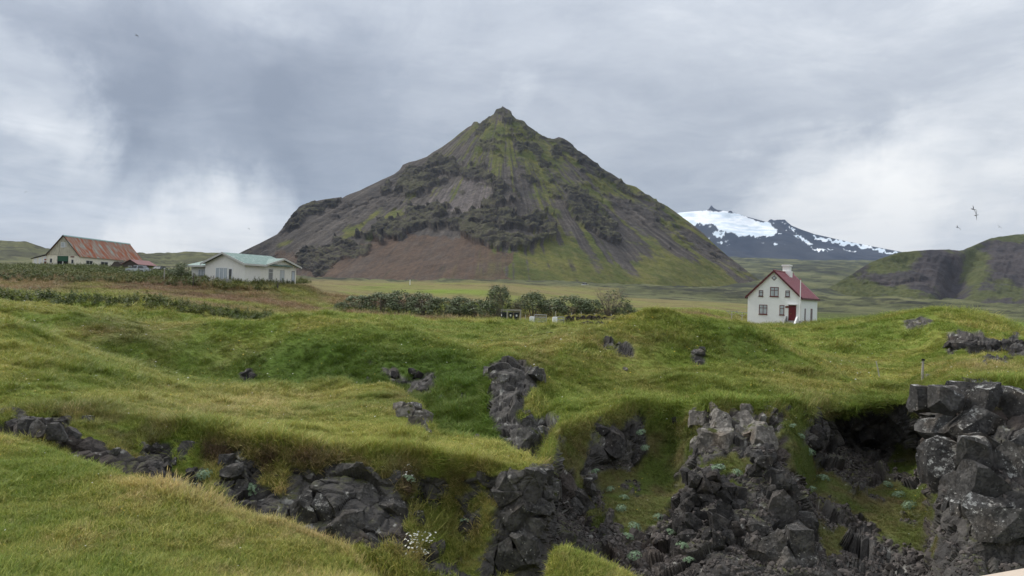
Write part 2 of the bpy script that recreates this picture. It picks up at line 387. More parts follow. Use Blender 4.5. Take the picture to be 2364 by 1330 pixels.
# ------------------------------------------------------------------ the ground
# The land is surveyed as strings of ground points running left to right, near to far:
# (photo x, photo y, metres away) where it is seen, (photo x, None, metres away, height) where it is hidden.
def z_(x, d, z): return (x, None, d, z)
LINES = [
 # 0 under the viewing platform
 [z_(-700, 3, -2.6), z_(600, 3, -2.9), z_(1200, 3, -3.6), z_(3100, 3, -3.8)],
 # 1 bottom of the picture
 [(-700, 1335, 8.5), (0, 1335, 10.4), (400, 1335, 11.3), (700, 1335, 12), (835, 1337, 12.4), z_(1000, 12.5, -5.9), z_(1200, 13, -6.4), z_(1600, 13, -6.7), z_(2364, 13, -6.6), z_(3100, 13, -6.4)],
 # 2 foreground crest
 [(-700, 800, 28), (-300, 930, 21), (0, 1010, 18), (150, 1052, 17), (300, 1110, 15.7), (400, 1145, 15.2), (560, 1188, 14.6), (690, 1222, 14), (780, 1272, 13.6), (832, 1332, 13.2), z_(900, 13.2, -5.8), z_(1000, 14, -6.4), z_(1235, 15.5, -6.8), (1292, 1264, 16.5), (1350, 1286, 16.5), (1440, 1332, 16), z_(1600, 16, -6.9), z_(2364, 15.5, -6.9), z_(3100, 15, -6.7)],
 # 3 gully floor
 [z_(-700, 30, -3.6), z_(0, 19.2, -4.1), z_(150, 18.4, -4.4), z_(400, 17, -5.5), z_(690, 16.2, -6.6), z_(835, 15.8, -7.1), z_(1000, 16, -7.3), z_(1240, 17.5, -7.7), z_(1400, 18, -7.25), z_(1700, 17.8, -7.2), z_(2000, 18, -7.2), z_(2364, 17, -7.1), z_(3100, 17, -7)],
 # 4 cliff foot
 [(-700, 830, 31), (0, 1014, 19.7), (100, 1032, 19.5), (160, 1044, 19.4), (330, 1118, 19), (460, 1155, 19), (600, 1185, 18.7), (690, 1228, 18.2), (760, 1245, 18), (850, 1270, 17.8), (930, 1292, 17.8), (1000, 1325, 18), (1100, 1345, 18.4), (1240, 1352, 18.8), (1300, 1335, 19.4), (1400, 1290, 20.3), (1480, 1250, 21.6), (1560, 1290, 20.2), (1650, 1335, 18.8), (1850, 1338, 18.8), (1920, 1320, 19.6), (2000, 1200, 24), (2100, 1225, 23), (2160, 1335, 19), (2250, 1348, 18), (2364, 1348, 18), (3100, 1340, 18)],
 # 5 mid cliff
 [(-700, 800, 33), (0, 985, 20.9), (160, 992, 20.6), (330, 1050, 20.4), (460, 1080, 20.4), (520, 1070, 20.5), (640, 1105, 20.1), (700, 1105, 19.8), (860, 1140, 19.4), (930, 1160, 19.5), (960, 1180, 20.3), (1050, 1185, 20.8), (1110, 1145, 20.2), (1150, 1115, 19.6), (1243, 1100, 19.5), (1290, 1180, 23), (1360, 1170, 24.5), (1400, 1110, 26.5), (1480, 1090, 27.5), (1560, 1120, 26.5), (1590, 1085, 25), (1650, 1075, 23.8), (1750, 1085, 23.2), (1820, 1110, 23.6), (1870, 1130, 25.5), (1905, 1035, 31), (1930, 1020, 32.6), (2000, 1040, 33), (2080, 1050, 32), (2130, 1060, 29), (2158, 1080, 22.5), (2250, 1090, 20.7), (2364, 1090, 20), (3100, 1010, 20)],
 # 6 grass lip above the cliff
 [(-700, 760, 36), (0, 950, 22.6), (160, 946, 22.5), (270, 955, 22), (400, 978, 21.6), (560, 1012, 21), (700, 1030, 20.6), (850, 1045, 20.4), (960, 1048, 20.7), (1100, 1068, 20.3), (1243, 1087, 20), (1290, 988, 26), (1340, 972, 27), (1400, 955, 28), (1480, 936, 29), (1560, 946, 29), (1610, 941, 28), (1640, 926, 27.3), (1700, 935, 27.3), (1800, 930, 27.6), (1875, 934, 29), (1905, 948, 30.6), (2000, 939, 31.2), (2080, 922, 30), (2135, 902, 28), (2170, 891, 25.5), (2250, 881, 24), (2364, 896, 23.5), (3100, 930, 23)],
 # 7 back edge of the terrace / turf behind the right lip
 [(-700, 545, 48), (-300, 668, 40), (0, 738, 34), (100, 778, 34), (200, 822, 34), (330, 862, 34.5), (440, 884, 35), (600, 887, 36), (700, 891, 36), (790, 882, 35), (860, 889, 33), (920, 903, 31), (970, 935, 28.5), (995, 985, 26), (1010, 1008, 25), (1060, 1015, 24.5), (1150, 1030, 23), (1200, 1050, 21.8), (1243, 1080, 20.8), (1290, 976, 27), (1340, 958, 28.2), (1400, 935, 30), (1480, 915, 31), (1560, 924, 31), (1640, 900, 31), (1700, 908, 31), (1800, 908, 31), (1880, 912, 32), (2000, 914, 33), (2080, 906, 33), (2135, 882, 31), (2180, 870, 29), (2250, 858, 28.5), (2364, 862, 28.5), (3100, 885, 28)],
 # 8 inner gully floor
 [z_(-700, 56, 2.4), z_(-300, 50, -.9), z_(0, 42, -2.5), z_(200, 42.5, -3.7), z_(440, 41.5, -4.9), z_(600, 41.5, -4.9), z_(700, 41, -4.9), z_(800, 38.5, -5.0), z_(860, 36, -5.2), z_(920, 33.5, -5.5), z_(970, 31, -5.6), (1010, 1014, 28.2), (1080, 1020, 27.6), (1130, 1034, 26.8), z_(1160, 26, -5.9), z_(1200, 24.5, -6.1), z_(1250, 23, -6.6), (1290, 945, 29), (1340, 925, 31), (1400, 905, 33), (1480, 890, 34), (1640, 876, 34.5), (1800, 888, 34.5), (1900, 897, 35.5), (2000, 897, 36.5), (2080, 892, 36.5), (2140, 866, 34.5), (2250, 845, 33), (2364, 845, 33), (3100, 860, 33)],
 # 9 shoulders of the hummocks
 [(-700, 560, 66), (-300, 690, 56), (0, 732, 49), (100, 746, 48.5), (200, 770, 47.5), (340, 784, 47), (440, 815, 47), (600, 806, 48), (760, 804, 47), (850, 808, 46), (950, 808, 45), (1040, 815, 43), (1090, 840, 40), (1122, 850, 37), (1140, 850, 33.5), (1165, 843, 33.2), (1205, 846, 34), (1240, 862, 34), (1290, 880, 35.5), (1340, 875, 37), (1400, 862, 39), (1480, 850, 40), (1640, 842, 41), (1760, 850, 41), (1850, 872, 40.5), (1950, 890, 40.5), (1990, 893, 40.5), (2080, 884, 40.5), (2140, 858, 39.5), (2250, 838, 37), (2364, 838, 37), (3100, 840, 37)],
 # 10 crests of the hummocks
 [(-700, 600, 74), (-300, 688, 62), (0, 706, 57), (100, 714, 56.5), (200, 724, 56), (290, 738, 55.5), (345, 757, 55), (400, 752, 56), (480, 748, 57), (600, 740, 57), (680, 729, 57), (760, 734, 56), (850, 748, 55), (920, 760, 54), (1000, 775, 52), (1060, 788, 50), (1120, 800, 47), (1180, 802, 44), (1240, 794, 46), (1330, 776, 50), (1450, 751, 54), (1530, 729, 56), (1600, 736, 56), (1700, 746, 55), (1760, 772, 53), (1800, 800, 50.5), (1900, 846, 47), (1990, 887, 43.5), (2050, 872, 44), (2100, 862, 44), (2140, 849, 43.5), (2180, 846, 42.5), (2230, 834, 41), (2300, 826, 41), (2364, 830, 41), (3100, 835, 41)],
 # 11 dips behind them
 [z_(-700, 84, 2), z_(-300, 72, -.8), z_(0, 64, -2.2), z_(200, 64, -2.6), (345, 756, 62), z_(480, 65, -3.4), z_(680, 66, -3.2), z_(850, 66, -2.9), (920, 753, 66), (1060, 769, 64), (1180, 786, 60), (1240, 784, 60), z_(1330, 62, -3.1), z_(1530, 66, -3.1), z_(1700, 66, -3.2), (1800, 797, 59), (1900, 822, 56), (1990, 838, 55), (2080, 842, 54), (2190, 832, 53), (2364, 828, 53), (3100, 828, 53)],
 # 12 foot of the dark weedy bank / meadow / rock bank
 [z_(-700, 96, 2.5), z_(-300, 80, -.2), (0, 703, 72), (150, 713, 72), (300, 725, 73), (450, 734, 75), (620, 739, 78), (760, 738, 80), (900, 744, 80), (1060, 755, 78), (1180, 768, 76), (1240, 774, 74), (1330, 775, 74), z_(1450, 76, -3.1), z_(1600, 80, -3.1), z_(1700, 80, -3.1), (1760, 778, 74), (1850, 780, 74), (1920, 783, 73), (2000, 786, 71), (2100, 790, 68), (2190, 793, 59), (2280, 790, 58), (2364, 790, 58), (3100, 792, 58)],
 # 13
 [(-700, 645, 110), (-300, 668, 92), (0, 688, 80), (150, 693, 80), (300, 703, 81), (450, 716, 83), (620, 729, 88), (760, 728, 92), (900, 735, 92), (1060, 742, 92), (1180, 745, 92), (1300, 748, 92), (1450, 745, 95), z_(1560, 98, -2.6), (1720, 753, 103), (1800, 753, 101), (1890, 749, 98), (1960, 739, 90), (2000, 735, 85), (2060, 725, 82), (2100, 718, 80), (2160, 713, 78), (2230, 725, 78), (2300, 746, 77), (2364, 774, 75), (2600, 820, 74), (3100, 830, 74)],
 # 14
 [(-700, 620, 135), (-300, 645, 118), (0, 664, 104), (300, 670, 106), (620, 690, 108), (760, 705, 112), (900, 725, 112), (1060, 728, 112), (1180, 730, 112), (1300, 731, 112), (1450, 728, 115), (1600, 722, 118), (1720, 738, 118), (1800, 742, 118), (1890, 744, 118), z_(2000, 116, -2.4), z_(2160, 112, -2.6), z_(2364, 112, -3.6), z_(3100, 112, -4.5)],
 # 15 weed bank in front of the farm / field
 [(-700, 590, 150), (0, 632, 124), (300, 640, 124), (430, 648, 118), (565, 655, 116), (690, 660, 124), (760, 664, 138), (900, 669, 145), (1140, 673, 145), (1300, 690, 145), (1450, 703, 150), (1600, 706, 150), (1720, 714, 150), (1900, 735, 145), (2000, 737, 140), (2364, 745, 140), (3100, 760, 140)],
 # 16 far field edge
 [(-700, 575, 205), (0, 612, 178), (200, 616, 178), (360, 622, 170), (430, 636, 142), (565, 645, 136), (690, 652, 150), (760, 652, 168), (900, 654, 168), (1140, 655, 168), (1250, 664, 175), (1450, 686, 190), (1720, 701, 200), (1900, 722, 190), (2364, 735, 190), (3100, 745, 190)],
 # 17 low hills behind the farm / lava plain
 [(-700, 520, 480), (0, 562, 470), (50, 567, 470), (100, 582, 470), (180, 596, 480), (330, 591, 520), (400, 593, 520), (440, 590, 520), (560, 600, 520), (690, 648, 420), (900, 655, 420), (1140, 657, 420), (1200, 660, 420), (1450, 666, 420), (1720, 678, 430), (1800, 690, 430), (1900, 695, 430), (2364, 712, 430), (3100, 720, 430)],
 # 18
 [z_(-700, 1000, 30), z_(0, 1000, 20), z_(560, 1000, 18), (690, 647, 1000), (1140, 654, 1000), (1450, 663, 1200), (1720, 666, 1450), (1850, 672, 1400), (1920, 682, 1300), (2000, 694, 1300), (2364, 708, 1300), (3100, 715, 1300)],
 # 19
 [z_(-700, 4500, 60), z_(560, 4500, 60), z_(1450, 4500, 200), (1690, 596, 4500), (1900, 600, 4500), (2100, 603, 4500), (2364, 606, 4500), (3100, 610, 4500)],
 # 20
 [z_(-700, 14000, 60), z_(560, 14000, 60), z_(1450, 14000, 500), (1690, 604, 14000), (2100, 611, 14000), (3100, 618, 14000)],
]
ROUND = [0, .8, .95, .7, .4, .35, .18, .9, .75, .85, .95, .85, .8, .8, .7, .7, .7, .7, .6, .3, 0]
NROW = [10, 64, 14, 26, 96, 62, 64, 40, 76, 54, 18, 22, 28, 22, 30, 30, 46, 46, 64, 5]
xs = np.concatenate([np.arange(-690, -60, 26), np.arange(-60, 2424, 3), np.arange(2424, 3090, 26)]).astype(float)
A = rays(xs, np.full_like(xs, 950.0))[0]
nc = len(A)
LY = np.zeros((len(LINES), nc)); LZ = np.zeros((len(LINES), nc))
for k, ln in enumerate(LINES):
    ak, yk, zk = [], [], []
    for c in ln:
        if c[1] is None:
            yy = 690 + (c[0] - CX) * math.tan(ROLL) - c[3] / c[2] * F
            p = P(c[0], yy, c[2]); p.z = c[3]
        else: p = P(c[0], c[1], c[2])
        ak.append(p.x / p.y); yk.append(p.y); zk.append(p.z / p.y)
    o = np.argsort(ak); ak = np.array(ak)[o]
    LY[k] = np.exp(pchip(ak, np.log(np.array(yk)[o]), A)); LZ[k] = pchip(ak, np.array(zk)[o], A) * LY[k]
for k_, lo_, hi_ in ((9, .93, .96), (10, .88, .86)):        # steeper fronts on the hummocks
    f_ = np.interp(xs, [900, 1100, 1130, 1250, 1300, 2000, 2100], [lo_, 1, 1, 1, hi_, hi_, 1]); LZ[k_] *= f_; LY[k_] *= f_
nl = len(LINES)
TY = np.zeros_like(LY); TZ = np.zeros_like(LZ)
for k in range(1, nl - 1):
    dy, dz = LY[k + 1] - LY[k - 1], LZ[k + 1] - LZ[k - 1]
    ln_ = np.sqrt(dy * dy + dz * dz) + 1e-9
    l0 = np.hypot(LY[k] - LY[k - 1], LZ[k] - LZ[k - 1]); l1 = np.hypot(LY[k + 1] - LY[k], LZ[k + 1] - LZ[k])
    m = np.minimum(l0, l1) * ROUND[k] / ln_
    TY[k], TZ[k] = dy * m, dz * m
rowsY, rowsZ, rowS = [], [], []
for k in range(nl - 1):
    n = NROW[k]
    for j in range(n + (1 if k == nl - 2 else 0)):
        t = j / n; t2, t3 = t * t, t * t * t
        a_, b_, c_, d_ = 2*t3 - 3*t2 + 1, t3 - 2*t2 + t, -2*t3 + 3*t2, t3 - t2
        if k >= 17:                       # far plain: even steps of distance in log space
            yy = LY[k] * (LY[k + 1] / LY[k]) ** t; w = (yy - LY[k]) / (LY[k + 1] - LY[k]); zz = LZ[k] * (1 - w) + LZ[k + 1] * w
        else:
            yy = a_ * LY[k] + b_ * TY[k] + c_ * LY[k + 1] + d_ * TY[k + 1]
            zz = a_ * LZ[k] + b_ * TZ[k] + c_ * LZ[k + 1] + d_ * TZ[k + 1]
        rowsY.append(yy); rowsZ.append(zz); rowS.append(k + t)
BY = blur(np.array(rowsY), 1.6, 1); BZ = blur(np.array(rowsZ), 1.6, 1)
S = np.repeat(np.array(rowS)[:, None], nc, 1)
V = np.stack([A[None, :] * BY, BY, BZ], -1)
nr = V.shape[0]
PX, PY = project(V[..., 0], V[..., 1], V[..., 2])
N0 = grid_normals(V)
if N0[..., 2].mean() < 0: N0 = -N0
flat = V.reshape(-1, 3); px, py, ss, dd = PX.ravel(), PY.ravel(), S.ravel(), BY.ravel()
nw1 = fbm(np.stack([px / 26, py / 26, ss * 0], 1), 3, 11); nw2 = fbm(np.stack([px / 26, py / 26, ss * 0 + 9], 1), 3, 12)
wx, wy = px + nw1 * 26, py + nw2 * 22
def zone(polys, s0, s1):
    r = np.zeros(len(px), bool)
    sel = (ss >= s0) & (ss < s1)
    for po in polys: r[sel] |= inpoly(wx[sel], wy[sel], po)
    return r.astype(float)
GRASS_ON_CLIFF = [
 [(1475, 930), (1610, 940), (1600, 1040), (1580, 1120), (1540, 1190), (1490, 1210), (1410, 1190), (1375, 1090), (1460, 1090), (1490, 1040)],
 [(1325, 950), (1365, 960), (1350, 1080), (1400, 1200), (1370, 1215), (1330, 1120), (1295, 1040)],
 [(1620, 1050), (1740, 1050), (1740, 1085), (1640, 1095), (1605, 1075)], [(1660, 1105), (1720, 1110), (1700, 1150), (1640, 1140)],
 [(1815, 940), (1860, 950), (1850, 1010), (1880, 1050), (1960, 1120), (2010, 1180), (1930, 1190), (1850, 1130), (1820, 1060), (1800, 1000)],
 [(2060, 1030), (2140, 1050), (2160, 1120), (2140, 1200), (2160, 1290), (2090, 1270), (1990, 1200), (1950, 1150), (2040, 1100)],
 [(1285, 1255), (1330, 1262), (1450, 1335), (1285, 1335)], [(1420, 1200), (1480, 1190), (1470, 1230), (1400, 1240)], [(1880, 1200), (1960, 1230), (1940, 1290), (1900, 1280)]]
rock = ((px > 1262) & (ss > 2.9) & (ss < 6.0)).astype(float)
rock *= 1 - zone(GRASS_ON_CLIFF, 2.0, 6.0)
rock *= 1 - sstep(5.55, 5.85, ss + nw1 * .35)
rock = np.maximum(rock, zone([[(1285, 1338), (1300, 1230), (1440, 1200), (1560, 1200), (1600, 1340)]], 2.2, 4.3) * (1 - zone(GRASS_ON_CLIFF, 2.0, 6.0)))
ROCKS_LEFT = [[(650, 1090), (760, 1085), (940, 1150), (945, 1290), (820, 1260), (650, 1200)], [(1110, 1095), (1250, 1088), (1310, 1120), (1310, 1345), (1100, 1345), (1140, 1200)],
              [(1045, 1180), (1100, 1170), (1110, 1240), (1060, 1250)], [(960, 1180), (975, 1210), (950, 1225)],
              [(325, 1020), (400, 1030), (400, 1100), (330, 1110)], [(395, 1085), (470, 1085), (465, 1150), (400, 1150)], [(500, 1050), (595, 1050), (595, 1150), (500, 1145)], [(10, 960), (175, 965), (165, 1040), (20, 1010)]]
rock = np.maximum(rock, zone(ROCKS_LEFT, 3.5, 5.9))
ROCKS_MID = [[(1135, 840), (1205, 836), (1245, 850), (1240, 900), (1190, 965), (1160, 1010), (1130, 1000)], [(1150, 1040), (1180, 970), (1300, 958), (1300, 1000), (1240, 1085), (1160, 1060)]]
rock = np.maximum(rock, zone(ROCKS_MID, 7.2, 9.1))
DARK_MID = [[(890, 858), (1000, 855), (1010, 900), (980, 930), (930, 905)], [(2180, 785), (2370, 782), (2600, 790), (2600, 835), (2370, 832), (2250, 826), (2190, 812)],
            [(2095, 740), (2150, 735), (2165, 752), (2105, 765)], [(1380, 790), (1445, 792), (1450, 812), (1390, 812)], [(1595, 806), (1630, 808), (1628, 836), (1600, 828)], [(550, 850), (595, 850), (590, 880), (550, 880)], [(2235, 838), (2335, 838), (2335, 847), (2240, 846)]]
rock = np.maximum(rock, zone(DARK_MID, 7.3, 13.2) * .9)
rk_p = fbm(flat / np.array([1.1, 1.1, .8]), 4, 28)
rock = np.maximum(rock, sstep(.16, .24, rk_p) * ((ss > 3.6) & (ss < 5.55) & (px < 1262)))
rock = np.maximum(rock, sstep(.20, .27, rk_p) * ((ss > 3.3) & (ss < 5.7) & (px >= 1262)))
rock = np.maximum(rock, sstep(.34, .40, rk_p) * ((ss > 7.3) & (ss < 8.8) & (px > 850) & (px < 1130)))
rock_g = blur(blur(rock.reshape(nr, nc), 1.0, 0), 1.0, 1); rock = rock_g.ravel()
# relief: turf hummocks and broken rock
h = np.zeros(len(px))
h += .10 * fbm(flat / 1.3, 3, 21) * (1 - rock) * sstep(6, 10, dd)
h += .42 * fbm(flat / 4.2, 3, 22) * sstep(20, 34, dd) * (1 - sstep(90, 140, dd))
h += .85 * fbm(flat / 9., 4, 25) * sstep(36, 50, dd) * (1 - sstep(80, 110, dd))
h += 2.6 * np.abs(fbm(flat / 17., 3, 27)) * sstep(190, 300, dd) * (1 - sstep(900, 1300, dd)) + 4.0 * fbm(flat / 60., 4, 23) * sstep(250, 420, dd) + 16 * fbm(flat / 260., 4, 24) * sstep(600, 1500, dd)
tuss = np.abs(fbm(flat / np.array([1.0, 1.0, 3.0]), 2, 26)); h += -.08 * tuss * (1 - rock) * sstep(14, 22, dd) * (1 - sstep(60, 80, dd))
ri = np.where(rock > .05)[0]
pr = flat[ri]; wpr = pr + .25 * np.stack([fbm(pr * 1.1, 2, 31), fbm(pr * 1.1, 2, 32), fbm(pr * 1.1, 2, 33)], 1)
v1, e1 = facets(wpr / np.array([1.0, 1.0, 1.2]), 41); v2, e2 = facets(wpr / .40, 51)
hr = .60 * v1 + .09 * v2 - .10 * (1 - np.clip(e1 * 6, 0, 1)) - .05 * (1 - np.clip(e2 * 6, 0, 1)) + .05 * fbm(pr * 7, 3, 61)
h[ri] += hr * rock[ri] * np.clip(dd[ri] / 26, .6, 1.1)
V = V + N0 * h.reshape(nr, nc)[..., None]
V[BY > 180, 0] = (A[None, :] * V[..., 1])[BY > 180]
PX, PY = project(V[..., 0], V[..., 1], V[..., 2])
ELEV = V[..., 2] / V[..., 1]
NV = grid_normals(V)
if NV[..., 2].mean() < 0: NV = -NV

def col_of(a): return np.interp(a, A, np.arange(nc))
def vis(x, y):
    """point of the ground seen at a photo pixel"""
    a, e = rays(x, y); c = col_of(float(a)); c0 = int(np.clip(round(c), 0, nc - 1)); el = ELEV[:, c0]
    hit = np.where((el[1:] >= e) & (el[:-1] < e))[0]
    if len(hit) == 0: return None
    i = hit[0]; t = (e - el[i]) / (el[i + 1] - el[i]); d = V[i, c0, 1] * (1 - t) + V[i + 1, c0, 1] * t
    return Vector((float(a) * d, d, float(e) * d))
def gz(X, Y, smin=6.0):
    """height of the ground under X, Y (far side of the cliffs)"""
    c0 = int(np.clip(round(float(col_of(X / Y))), 0, nc - 1)); sel = S[:, c0] >= smin
    yy = V[sel, c0, 1]; zz = V[sel, c0, 2]; o = np.argsort(yy)
    return float(np.interp(Y, yy[o], zz[o]))
def at(x, d, y=700):
    a = float(rays(x, y)[0]); return Vector((a * d, d, gz(a * d, d)))

# colours of turf, heath, field and rock
def turf_colour(flat, px, py, ss, dd):
    n_l = fbm(flat / np.array([3.2, 3.2, 3.2]), 4, 71); n_m = fbm(flat / .9, 3, 72); n_f = fbm(flat / .25, 2, 73); n_x = fbm(flat / 12., 3, 74)
    g1 = np.array([.130, .178, .027]); g2 = np.array([.224, .234, .054]); dk = np.array([.062, .102, .015]); straw = np.array([.27, .215, .105]); brn = np.array([.145, .108, .050]); lush = np.array([.085, .145, .022])
    c = lerp(np.broadcast_to(g1, flat.shape), g2, np.clip(.45 + n_l * 1.2 + n_m * .6, 0, 1))
    c = lerp(c, dk, np.clip(n_x * 1.3 - .1 + n_m * .3, 0, .7))
    c = lerp(c, straw, np.clip(n_f * .7 + n_l * .4 - .18, 0, .35))
    fg = sstep(1.0, 1.4, ss) * (1 - sstep(2.3, 2.6, ss))                                   # nearest slope: seeding grass towards its crest
    c = lerp(c, straw, fg * np.clip(sstep(1.6, 2.0, ss) * .40 + n_m * .3, 0, .55) * sstep(150, 500, px) * (px < 900))
    ter = sstep(5.9, 6.1, ss) * (1 - sstep(7.0, 7.4, ss)) * (px < 1250)
    c = lerp(c, g2 * 1.12, ter * np.clip(.5 + n_l, 0, .9))
    drp = sstep(3.8, 4.4, ss) * (1 - sstep(5.75, 6.15, ss + n_m * .2))                       # dry grass hanging over the cliffs
    c = lerp(c, brn * 1.1, drp * np.clip(.30 + n_m * .7 + n_l * .4, 0, .8))
    soil = sstep(5.15, 5.4, ss + n_m * .25) * (1 - sstep(5.6, 5.8, ss + n_m * .25)) * (px < 1262) * (px > 250)
    c = lerp(c, [.055, .040, .026], soil * np.clip(.35 + n_m * 1.4, 0, .8))
    mos = sstep(2.9, 3.3, ss) * (1 - sstep(5.5, 5.9, ss)) * (px > 1262) * (1 - ((px < 1450) & (py > 1250) & (ss < 3.4)))
    c = lerp(c, lerp(np.broadcast_to(np.array([.062, .082, .018]), flat.shape), [.10, .088, .036], np.clip(.4 + n_m * 1.2, 0, 1)), mos * .85)
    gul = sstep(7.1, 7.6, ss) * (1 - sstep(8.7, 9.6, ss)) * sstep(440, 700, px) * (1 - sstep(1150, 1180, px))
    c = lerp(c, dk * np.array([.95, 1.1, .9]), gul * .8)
    for (cx, cy, rx, ry, k, cc) in ((700, 850, 420, 60, .6, dk), (1700, 790, 90, 60, .4, dk), (1880, 860, 110, 30, .35, brn), (1450, 800, 110, 35, .45, brn), (1450, 880, 130, 40, .3, brn), (1800, 880, 300, 40, .35, g2),  # first patch puts shade of the long hummock's lower slope into the turf colour
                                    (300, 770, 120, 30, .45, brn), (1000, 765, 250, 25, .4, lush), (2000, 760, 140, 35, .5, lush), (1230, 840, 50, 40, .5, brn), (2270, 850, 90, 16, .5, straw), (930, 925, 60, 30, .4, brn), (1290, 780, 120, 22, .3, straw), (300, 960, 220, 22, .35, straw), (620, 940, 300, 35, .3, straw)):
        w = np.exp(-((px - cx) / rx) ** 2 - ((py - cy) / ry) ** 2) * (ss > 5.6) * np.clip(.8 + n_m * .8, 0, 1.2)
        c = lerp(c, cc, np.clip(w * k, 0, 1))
    fld = sstep(12.8, 13.3, ss)                                                            # hay and heath beyond the hummocks
    heath = np.array([.150, .105, .058]); gold = np.array([.185, .148, .070])
    k = np.clip(.55 + n_x * 1.1 + .5 * fbm(flat / np.array([14, 5, 50.]), 3, 75), 0, 1)
    fc = lerp(lerp(np.broadcast_to(g1 * 1.15, flat.shape), gold, k * .85), heath, np.clip(1.6 * fbm(flat / np.array([18, 6, 50.]), 3, 76) + .25 * (px < 800), 0, .8) * (px < 1000))
    fc = lerp(fc, gold, sstep(14.9, 15.6, ss) * (px > 650) * (px < 1760) * .55); fc = lerp(fc, [.075, .092, .030], sstep(14.7, 15.3, ss) * sstep(1740, 1800, px) * .9)
    grn = sstep(1840, 1900, px) * (1 - sstep(14.6, 15.4, ss)); fc = lerp(fc, lush * 1.15, grn * .85)
    c = lerp(c, fc, fld)
    lav = np.where(px > 1430, sstep(15.7, 16.1, ss), np.where(px < 600, sstep(15.97, 16.15, ss), sstep(16.2, 16.8, ss)))
    ln = fbm(flat / np.array([40., 90, 40]) * np.where(dd > 900, .33, 1)[:, None], 4, 77)
    lc = lerp(lerp(np.broadcast_to(np.array([.085, .092, .042]), flat.shape), [.035, .037, .026], np.clip(.35 + ln * 1.6, 0, 1)), [.14, .14, .075], np.clip(ln * -1.6 - .15, 0, .7))
    sp_n = fbm(flat / np.where(dd > 900, 45., 7.)[:, None], 3, 78)
    lc = lerp(lc, [.022, .024, .018], sstep(.12, .34, sp_n) * .75); lc = lerp(lc, [.15, .15, .07], sstep(.15, .4, -sp_n) * .5)
    fc2 = fbm(flat / np.array([3.5, 2.0, 20.]), 3, 79); c = lerp(c, c * .62, np.clip(fc2 * 1.6, 0, 1) * fld)
    c = lerp(c, lc, lav)
    return np.clip(c, .004, 1)
Vf = V.reshape(-1, 3)
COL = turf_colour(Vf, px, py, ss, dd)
rk_n = fbm(Vf * 1.6, 4, 81)
rcol = lerp(np.broadcast_to(np.array([.060, .056, .053]), Vf.shape), [.130, .120, .108], np.clip(.3 + rk_n, 0, 1))
rcol = lerp(rcol, [.062, .045, .036], np.clip(fbm(Vf / 2.5, 2, 82) * 1.4 - .1, 0, .7))
up = np.clip(NV.reshape(-1, 3)[:, 2], 0, 1)
rcol = lerp(rcol, [.085, .092, .024], sstep(.72, .95, up) * np.clip(.25 + rk_n * 1.5, 0, .8) * (ss > 4.05) * (ss < 6))
rcol = lerp(rcol, [.33, .32, .29], sstep(.50, .62, fbm(Vf * 3.1, 4, 83) + .1 * up) * .8)
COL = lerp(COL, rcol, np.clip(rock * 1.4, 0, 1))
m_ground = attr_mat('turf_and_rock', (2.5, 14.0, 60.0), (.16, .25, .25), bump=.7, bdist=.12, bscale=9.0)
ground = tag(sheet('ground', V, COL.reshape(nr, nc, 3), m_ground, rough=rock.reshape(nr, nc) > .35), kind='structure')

# ------------------------------------------------------------------ mountains
def hillsheet(name, sil, base, bd, rd, x0, x1, step, rows, colour, relief, material, back=(400, -.6), tpow=1.0):
    X = np.arange(x0, x1 + step, step).astype(float); n = len(X)
    sx, sy = zip(*sil); ys = np.interp(X, sx, sy)
    bx, by = zip(*base); yb = np.interp(X, bx, by); ys = np.minimum(ys, yb - 1)
    D0 = pchip([p[0] for p in bd], [p[1] for p in bd], X); D1 = pchip([p[0] for p in rd], [p[1] for p in rd], X)
    T = np.linspace(0, 1, rows)[:, None]
    yss = np.minimum(blur(ys, 14, 0), yb - 3); Yp = yb + (ys - yb) * T; D = D0 + (D1 - D0) * np.clip((yb - Yp) / (yb - yss), 0, 1.15) ** tpow; Xp = np.broadcast_to(X, D.shape)
    a, e = rays(Xp, Yp)
    W = np.stack([a * D, D, e * D], -1)
    nrm = grid_normals(W)
    if nrm[..., 1].mean() > 0: nrm = -nrm
    fp = W.reshape(-1, 3); fx, fy, ft = Xp.ravel(), Yp.ravel(), np.broadcast_to(T, D.shape).ravel()
    hh, extra = relief(fp, fx, fy, ft)
    W = W + nrm * hh.reshape(D.shape)[..., None]
    n2_ = grid_normals(W); n2_ = n2_ if n2_[..., 1].mean() < 0 else -n2_
    cc = colour(W.reshape(-1, 3), fx, fy, ft, extra, n2_.reshape(-1, 3)).reshape(rows, n, 3)
    # far side of the hill
    nb = 10; bk = []
    for j in range(1, nb + 1):
        q = W[-1].copy(); q[:, 1] += back[0] * j / nb; q[:, 0] *= q[:, 1] / W[-1][:, 1]; q[:, 2] = W[-1][:, 2] * max(0, 1 + back[1] * j / nb) - 20 * j / nb
        bk.append(q)
    W2 = np.concatenate([W, np.array(bk)], 0); cc2 = np.concatenate([cc, np.repeat(cc[-1:], nb, 0)], 0)
    return tag(sheet(name, W2, cc2, material), kind='structure')
def soft(fx, fy, poly, s=10.0, wob=14.0, seed=0, sc=30.0):
    """0..1 inside a polygon, ragged edge"""
    q = np.stack([fx / sc, fy / sc, fx * 0 + seed], 1)
    x = fx + wob * fbm(q, 4, 100 + seed); y = fy + wob * fbm(q + 7.3, 4, 101 + seed)
    return inpoly(x, y, poly).astype(float)
